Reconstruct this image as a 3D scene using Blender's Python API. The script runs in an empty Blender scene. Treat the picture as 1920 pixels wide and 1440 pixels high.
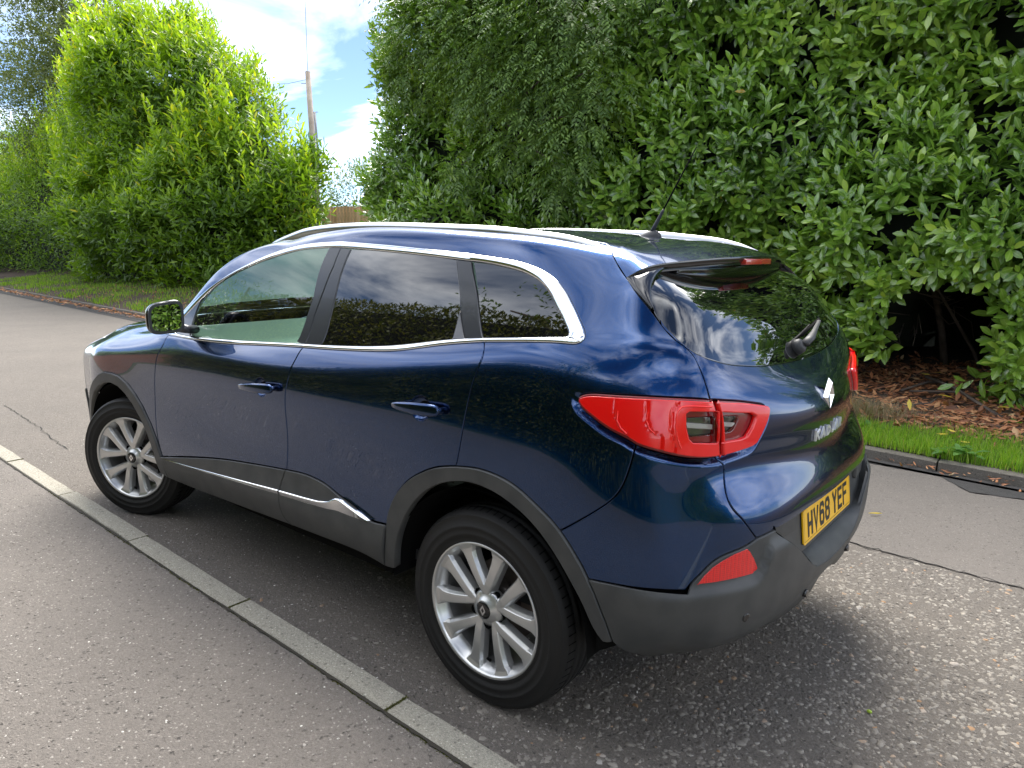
import bpy, math, random
import numpy as np
from mathutils import Vector, Matrix
from mathutils.geometry import delaunay_2d_cdt
random.seed(7); RNG=np.random.default_rng(11)
SC=bpy.context.scene; COL=SC.collection
# ------------------------------------------------------------------ camera
CAMP=(-1.436,2.485,1.490); YAW,PIT,ROLL,FPX=-.8845,-.1851,.0115,1345.
cd=bpy.data.cameras.new('camera'); cam=bpy.data.objects.new('camera',cd); COL.objects.link(cam); SC.camera=cam
def _axes():
    cy,sy,cp,sp=math.cos(YAW),math.sin(YAW),math.cos(PIT),math.sin(PIT)
    f=Vector((cy*cp,sy*cp,sp)); r=Vector((sy,-cy,0)); u=r.cross(f); c,s=math.cos(ROLL),math.sin(ROLL)
    return f,r*c+u*s,u*c-r*s
_f,_r,_u=_axes()
cam.matrix_world=Matrix(((_r.x,_u.x,-_f.x,CAMP[0]),(_r.y,_u.y,-_f.y,CAMP[1]),(_r.z,_u.z,-_f.z,CAMP[2]),(0,0,0,1)))
cd.sensor_width=36; cd.lens=FPX/1920*36; cd.clip_start=.05; cd.clip_end=2500
# ------------------------------------------------------------------ light
SUN_EL,SUN_AZ=math.radians(52),math.radians(-46)      # azimuth from +x towards +y
W=bpy.data.worlds.new('World'); SC.world=W; W.use_nodes=True; nt=W.node_tree; nt.nodes.clear()
N=nt.nodes.new; L=nt.links.new
out=N('ShaderNodeOutputWorld'); sky=N('ShaderNodeTexSky'); sky.sky_type='NISHITA'; sky.sun_disc=False
sky.sun_elevation=SUN_EL; sky.sun_rotation=math.pi/2-SUN_AZ; sky.air_density=.55; sky.dust_density=.1; sky.ozone_density=2.5
bs=N('ShaderNodeBackground'); bs.inputs[1].default_value=.05; L(sky.outputs[0],bs.inputs[0])
bc=N('ShaderNodeBackground'); bc.inputs[1].default_value=1.0
tc=N('ShaderNodeTexCoord'); mp=N('ShaderNodeMapping'); mp.inputs['Scale'].default_value=(1.6,1.1,3.4); mp.inputs['Location'].default_value=(4.4,.2,2.0); mp.inputs['Rotation'].default_value=(0,0,.9)
L(tc.outputs['Generated'],mp.inputs[0])
n1=N('ShaderNodeTexNoise'); n1.inputs['Scale'].default_value=1.35; n1.inputs['Detail'].default_value=9; n1.inputs['Roughness'].default_value=.56; n1.inputs['Distortion'].default_value=.6
L(mp.outputs[0],n1.inputs['Vector'])
cr=N('ShaderNodeValToRGB'); cr.color_ramp.elements[0].position=.43; cr.color_ramp.elements[1].position=.69; L(n1.outputs[0],cr.inputs[0])
n2=N('ShaderNodeTexNoise'); n2.inputs['Scale'].default_value=3.0; n2.inputs['Detail'].default_value=6; L(mp.outputs[0],n2.inputs['Vector'])
c2=N('ShaderNodeValToRGB'); c2.color_ramp.elements[0].position=.32; c2.color_ramp.elements[0].color=(.62,.66,.72,1); c2.color_ramp.elements[1].position=.62; c2.color_ramp.elements[1].color=(1,1,1,1); L(n2.outputs[0],c2.inputs[0]); L(c2.outputs[0],bc.inputs[0])
mx=N('ShaderNodeMixShader'); L(cr.outputs[0],mx.inputs[0]); L(bs.outputs[0],mx.inputs[1]); L(bc.outputs[0],mx.inputs[2]); L(mx.outputs[0],out.inputs[0])
sd=bpy.data.lights.new('sun','SUN'); sd.energy=1.7; sd.angle=math.radians(34); sd.color=(1,.95,.87)
so=bpy.data.objects.new('sun',sd); COL.objects.link(so)
sdir=Vector((math.cos(SUN_EL)*math.cos(SUN_AZ),math.cos(SUN_EL)*math.sin(SUN_AZ),math.sin(SUN_EL)))
so.rotation_euler=sdir.to_track_quat('Z','Y').to_euler(); so.location=sdir*60
SC.view_settings.view_transform='Standard'; SC.view_settings.look='None'; SC.view_settings.gamma=1; SC.view_settings.use_curve_mapping=False
SC.view_settings.exposure=2.28
SC.cycles.max_bounces=8; SC.cycles.transparent_max_bounces=12
# ------------------------------------------------------------------ helpers
def link(o,parent=None):
    COL.objects.link(o)
    if parent is not None: o.parent=parent
    return o
def tag(o,label=None,cat=None,group=None,kind=None):
    if label: o['label']=label
    if cat: o['category']=cat
    if group: o['group']=group
    if kind: o['kind']=kind
    return o
def empty(name,loc=(0,0,0),rz=0):
    o=bpy.data.objects.new(name,None); o.location=loc; o.rotation_euler=(0,0,rz); o.empty_display_size=.2; return link(o)
def mesh(name,V,F,mat=None,parent=None,smooth=True,normals=None):
    me=bpy.data.meshes.new(name); V=np.asarray(V,float)
    me.from_pydata(V.tolist(),[],[tuple(int(i) for i in f) for f in F]); me.update()
    if smooth: me.polygons.foreach_set('use_smooth',[True]*len(me.polygons))
    if normals is not None:
        me.normals_split_custom_set_from_vertices([tuple(n) for n in normals])
    if mat:
        for m_ in (mat if isinstance(mat,(list,tuple)) else [mat]): me.materials.append(m_)
    o=bpy.data.objects.new(name,me); return link(o,parent)
def fastmesh(name,V,F,mat,parent=None,rnd=None,smooth=False,rib=None):
    """V (n,3), F (m,k) equal sized faces"""
    V=np.asarray(V,np.float32); F=np.asarray(F,np.int32); k=F.shape[1]
    me=bpy.data.meshes.new(name); me.vertices.add(len(V)); me.vertices.foreach_set('co',V.ravel())
    me.loops.add(F.size); me.loops.foreach_set('vertex_index',F.ravel()); me.polygons.add(len(F))
    me.polygons.foreach_set('loop_start',np.arange(len(F),dtype=np.int32)*k)
    me.update(calc_edges=True)
    if smooth: me.polygons.foreach_set('use_smooth',np.ones(len(F),bool))
    if rnd is not None:
        a=me.attributes.new('rnd','FLOAT','FACE'); a.data.foreach_set('value',np.asarray(rnd,np.float32))
    if rib is not None:
        a=me.attributes.new('rib','FLOAT','POINT'); a.data.foreach_set('value',np.asarray(rib,np.float32))
    me.materials.append(mat); o=bpy.data.objects.new(name,me); return link(o,parent)
# ---- materials
MATS={}
def nodes(m): m.use_nodes=True; return m.node_tree, m.node_tree.nodes['Principled BSDF']
def pmat(name,col,rough=.5,metal=0.,coat=0.,spec=.5,ior=1.5,bump=None,var=None):
    if name in MATS: return MATS[name]
    m=bpy.data.materials.new(name); t,b=nodes(m)
    b.inputs['Base Color'].default_value=(*col,1); b.inputs['Roughness'].default_value=rough; b.inputs['Metallic'].default_value=metal
    b.inputs['Coat Weight'].default_value=coat; b.inputs['Coat Roughness'].default_value=.015; b.inputs['Specular IOR Level'].default_value=spec; b.inputs['IOR'].default_value=ior
    if bump or var:
        tcn=t.nodes.new('ShaderNodeTexCoord')
    if var:      # (scale, other colour, detail)
        n=t.nodes.new('ShaderNodeTexNoise'); n.inputs['Scale'].default_value=var[0]; n.inputs['Detail'].default_value=var[2] if len(var)>2 else 5
        t.links.new(tcn.outputs['Object'],n.inputs['Vector']); r=t.nodes.new('ShaderNodeValToRGB'); r.color_ramp.elements[0].position=.35; r.color_ramp.elements[1].position=.65
        r.color_ramp.elements[0].color=(*col,1); r.color_ramp.elements[1].color=(*var[1],1); t.links.new(n.outputs[0],r.inputs[0]); t.links.new(r.outputs[0],b.inputs['Base Color'])
    if bump:     # (scale, strength, distance)
        n=t.nodes.new('ShaderNodeTexNoise'); n.inputs['Scale'].default_value=bump[0]; n.inputs['Detail'].default_value=4
        t.links.new(tcn.outputs['Object'],n.inputs['Vector']); bp=t.nodes.new('ShaderNodeBump'); bp.inputs['Strength'].default_value=bump[1]; bp.inputs['Distance'].default_value=bump[2]
        t.links.new(n.outputs[0],bp.inputs['Height']); t.links.new(bp.outputs[0],b.inputs['Normal'])
    MATS[name]=m; return m
# ---- control net of the car's outer skin: rows bottom to roof, columns nose to tail (left half) ----
def _net():
    X=[3.5,3.5,3.45,3.33,3.15,2.95,2.65,2.2,1.6,1.0,.5,.1,-.2,-.42]
    R={}
    # lower rows: (z list or value, y for side cols 3..13, nose x, tail pts)
    def row(z,ys,nose,tail,xs=None):
        zz=z if hasattr(z,'__len__') else [z]*19
        xs=xs or X
        p=[(nose[0],0,zz[0]),(nose[1],.35,zz[1]),(nose[2],.60,zz[2])]
        for k in range(3,14): p.append((xs[k],ys[k-3],zz[k]))
        for k,(x,y) in enumerate(tail): p.append((x,y,zz[14+k]))
        return p
    rows=[]
    #                    c3   c4   c5   c6   c7   c8   c9   c10  c11  c12  c13
    rows.append(row([.24]*3+[.24]*8+[.26,.30,.34]+[.36,.37,.37,.37,.37],[.66,.76,.80,.83,.83,.82,.82,.82,.83,.84,.84],(3.36,3.34,3.24),[(-.54,.78),(-.63,.67),(-.69,.52),(-.725,.28),(-.735,0)]))
    rows.append(row([.34]*14+[.42,.42,.42,.42,.42],[.74,.835,.875,.895,.885,.875,.875,.88,.89,.895,.88],(3.47,3.44,3.36),[(-.575,.81),(-.675,.70),(-.745,.54),(-.78,.28),(-.79,0)]))
    rows.append(row([.50]*14+[.52,.53,.53,.53,.53],[.77,.85,.893,.905,.90,.895,.895,.897,.902,.905,.893],(3.53,3.50,3.41),[(-.59,.825),(-.695,.715),(-.77,.55),(-.805,.29),(-.815,0)]))
    rows.append(row([.64]*14+[.64,.64,.64,.64,.64],[.785,.855,.897,.908,.90,.885,.884,.890,.906,.908,.893],(3.54,3.52,3.43),[(-.595,.825),(-.70,.715),(-.775,.55),(-.81,.29),(-.82,0)]))
    rows.append(row([.76,.77,.78,.78,.78,.78,.79,.80,.80,.80,.80,.80,.80,.80]+[.78,.78,.77,.765,.76],[.785,.852,.893,.905,.90,.892,.892,.898,.908,.906,.890],(3.535,3.51,3.42),[(-.59,.815),(-.692,.705),(-.765,.545),(-.80,.29),(-.81,0)]))
    rows.append(row([.86,.865,.87,.875,.88,.885,.89,.90,.91,.915,.92,.93,.93,.92]+[.90,.89,.885,.875,.87],[.765,.83,.875,.893,.900,.902,.903,.905,.908,.905,.885],(3.50,3.47,3.38),[(-.585,.805),(-.662,.70),(-.715,.545),(-.757,.29),(-.778,0)]))
    rows.append(row([.965,.965,.96,.945,.945,.95,.96,.985,1.00,1.01,1.03,1.05,1.05,1.04]+[1.025,1.01,.99,.975,.97],[.70,.765,.825,.86,.886,.893,.894,.897,.900,.896,.875],(3.42,3.38,3.27),[(-.58,.795),(-.655,.692),(-.706,.54),(-.753,.29),(-.776,0)],
        xs=[0,0,0,3.22,3.08,2.92,2.65,2.2,1.6,1.0,.5,.1,-.2,-.42]))
    rows.append(row([1.03,1.03,1.025,1.01,1.005,1.005,1.015,1.035,1.045,1.06,1.095,1.14,1.16,1.16]+[1.155,1.135,1.10,1.07,1.06],[.66,.72,.765,.795,.860,.871,.873,.877,.880,.875,.850],(3.22,3.18,3.08),[(-.555,.775),(-.632,.682),(-.683,.535),(-.724,.295),(-.744,0)],
        xs=[0,0,0,3.02,2.92,2.80,2.60,2.18,1.6,1.0,.5,.1,-.2,-.41]))
    rows.append([(2.80,0,1.095),(2.78,.30,1.09),(2.74,.48,1.085),(2.70,.60,1.077),(2.66,.675,1.064),(2.60,.725,1.054),(2.45,.765,1.052),(2.12,.845,1.06),(1.56,.851,1.07),(1.0,.851,1.10),(.5,.853,1.135),(.1,.853,1.185),(-.18,.845,1.22),(-.37,.817,1.233),
        (-.50,.767,1.232),(-.585,.685,1.215),(-.632,.54,1.18),(-.66,.30,1.155),(-.668,0,1.145)])
    rows.append([(2.42,0,1.13),(2.40,.28,1.13),(2.38,.45,1.13),(2.37,.55,1.125),(2.36,.63,1.12),(2.33,.69,1.12),(2.26,.74,1.12),(2.06,.805,1.092),(1.53,.828,1.10),(.98,.828,1.13),(.49,.829,1.165),(.1,.827,1.215),(-.17,.818,1.25),(-.35,.792,1.262),
        (-.478,.745,1.262),(-.562,.665,1.247),(-.603,.53,1.225),(-.625,.30,1.21),(-.632,0,1.205)])
    rows.append([(1.89,0,1.405),(1.89,.26,1.40),(1.89,.42,1.395),(1.89,.52,1.39),(1.89,.595,1.385),(1.89,.65,1.375),(1.88,.70,1.36),(1.80,.738,1.30),(1.36,.757,1.31),(.92,.76,1.325),(.48,.757,1.335),(.1,.75,1.35),(-.13,.738,1.36),(-.285,.715,1.367),
        (-.40,.683,1.368),(-.480,.62,1.362),(-.515,.50,1.352),(-.533,.28,1.343),(-.539,0,1.34)])
    rows.append([(1.55,0,1.53),(1.55,.25,1.525),(1.55,.40,1.52),(1.55,.49,1.515),(1.55,.56,1.51),(1.55,.605,1.503),(1.53,.648,1.492),(1.42,.683,1.455),(1.15,.69,1.483),(.84,.692,1.497),(.46,.688,1.487),(.12,.682,1.468),(-.07,.675,1.455),(-.21,.66,1.446),
        (-.32,.635,1.438),(-.380,.58,1.433),(-.400,.475,1.437),(-.412,.27,1.441),(-.416,0,1.443)])
    r12=[(1.36,0,1.555),(1.36,.24,1.552),(1.36,.37,1.548),(1.36,.45,1.544),(1.36,.51,1.54),(1.35,.55,1.536),(1.33,.585,1.53),(1.26,.612,1.538),(1.06,.618,1.558),(.80,.62,1.566),(.46,.618,1.557),(.14,.613,1.54),(-.05,.605,1.524),(-.18,.59,1.508),
        (-.28,.567,1.493),(-.335,.52,1.483),(-.358,.435,1.482),(-.366,.25,1.488),(-.37,0,1.493)]
    rows.append(r12)
    cx=[1.12,1.12,1.12,1.12,1.12,1.12,1.10,1.05,.93,.74,.46,.2,.04,-.06,-.13,-.17,-.19,-.2,-.205]
    for f,dz in ((.72,.012),(.36,.020),(0,.022)):
        rows.append([(cx[k]+(p[0]-cx[k])*f**1.0,p[1]*f,(p[2]*(f**.8)+ (1-f**.8)*np.interp(cx[k],[-.2,.2,.7,1.12],[1.512,1.545,1.562,1.556])) +dz) for k,p in enumerate(r12)])
    return np.array(rows,float)
NET=_net()
def _spl_mat(t):
    """second derivatives of natural cubic spline: M = A @ y"""
    n=len(t); h=np.diff(t); A=np.eye(n); B=np.zeros((n,n))
    for i in range(1,n-1):
        A[i,i-1]=h[i-1]; A[i,i]=2*(h[i-1]+h[i]); A[i,i+1]=h[i]
        B[i,i-1]=6/h[i-1]; B[i,i]=-6/h[i-1]-6/h[i]; B[i,i+1]=6/h[i]
    return np.linalg.solve(A,B)
E_=4
def _ext():
    N=NET
    m=np.array([1,-1,1])
    L=N[:,1:1+E_][:,::-1]*m; Rr=N[:,-1-E_:-1][:,::-1]*m
    N=np.concatenate([L,N,Rr],1)
    # across the centre line of the roof
    T=N[-1-E_:-1][::-1]*m
    return np.concatenate([N,T],0)
EN=_ext()
def _knots():
    c=np.linalg.norm(np.diff(NET[3],axis=0),axis=1); c=c**.75
    ku=np.r_[0,np.cumsum(c)]; ku=ku/ku[-1]*18
    c=np.linalg.norm(np.diff(NET[:,9],axis=0),axis=1); c=c**.6
    kv=np.r_[0,np.cumsum(c)]; kv=kv/kv[-1]*15
    ue=np.r_[-ku[1:1+E_][::-1],ku,2*ku[-1]-ku[-1-E_:-1][::-1]]
    ve=np.r_[kv,2*kv[-1]-kv[-1-E_:-1][::-1]]
    return ku,kv,ue,ve
KU,KV,UE,VE=_knots()
MU=_spl_mat(UE); MV=_spl_mat(VE)
GU=np.einsum('ij,rjc->ric',MU,EN)       # d2/du2 at nodes
def _wts(t,k,M):
    """weight matrix such that value = W @ y ; also derivative"""
    t=np.asarray(t,float); i=np.clip(np.searchsorted(k,t,side='right')-1,0,len(k)-2)
    h=k[i+1]-k[i]; a=(k[i+1]-t)/h; b=1-a
    n=len(t); W=np.zeros((n,len(k))); D=np.zeros((n,len(k))); r=np.arange(n)
    W[r,i]+=a; W[r,i+1]+=b
    W+=((a**3-a)*h*h/6)[:,None]*M[i]+((b**3-b)*h*h/6)[:,None]*M[i+1]
    D[r,i]-=1/h; D[r,i+1]+=1/h
    D+=(-(3*a*a-1)*h/6)[:,None]*M[i]+((3*b*b-1)*h/6)[:,None]*M[i+1]
    return W,D
def bump(P,u,v): return P
def S(u,v,deriv=False):
    u=np.atleast_1d(np.asarray(u,float)); v=np.atleast_1d(np.asarray(v,float))
    out=np.empty((len(u),3)); du=np.empty_like(out); dv=np.empty_like(out)
    for s in range(0,len(u),20000):
        e=slice(s,s+20000)
        Wu,Du=_wts(u[e],UE,MU); Wv,Dv=_wts(v[e],VE,MV)
        out[e]=np.einsum('ni,ijc,nj->nc',Wv,EN,Wu,optimize=True)
        if deriv:
            du[e]=np.einsum('ni,ijc,nj->nc',Wv,EN,Du,optimize=True); dv[e]=np.einsum('ni,ijc,nj->nc',Dv,EN,Wu,optimize=True)
    if deriv:
        n=np.cross(du,dv); n/=np.linalg.norm(n,axis=1)[:,None]+1e-12
        return out,n,du,dv
    return out

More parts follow.
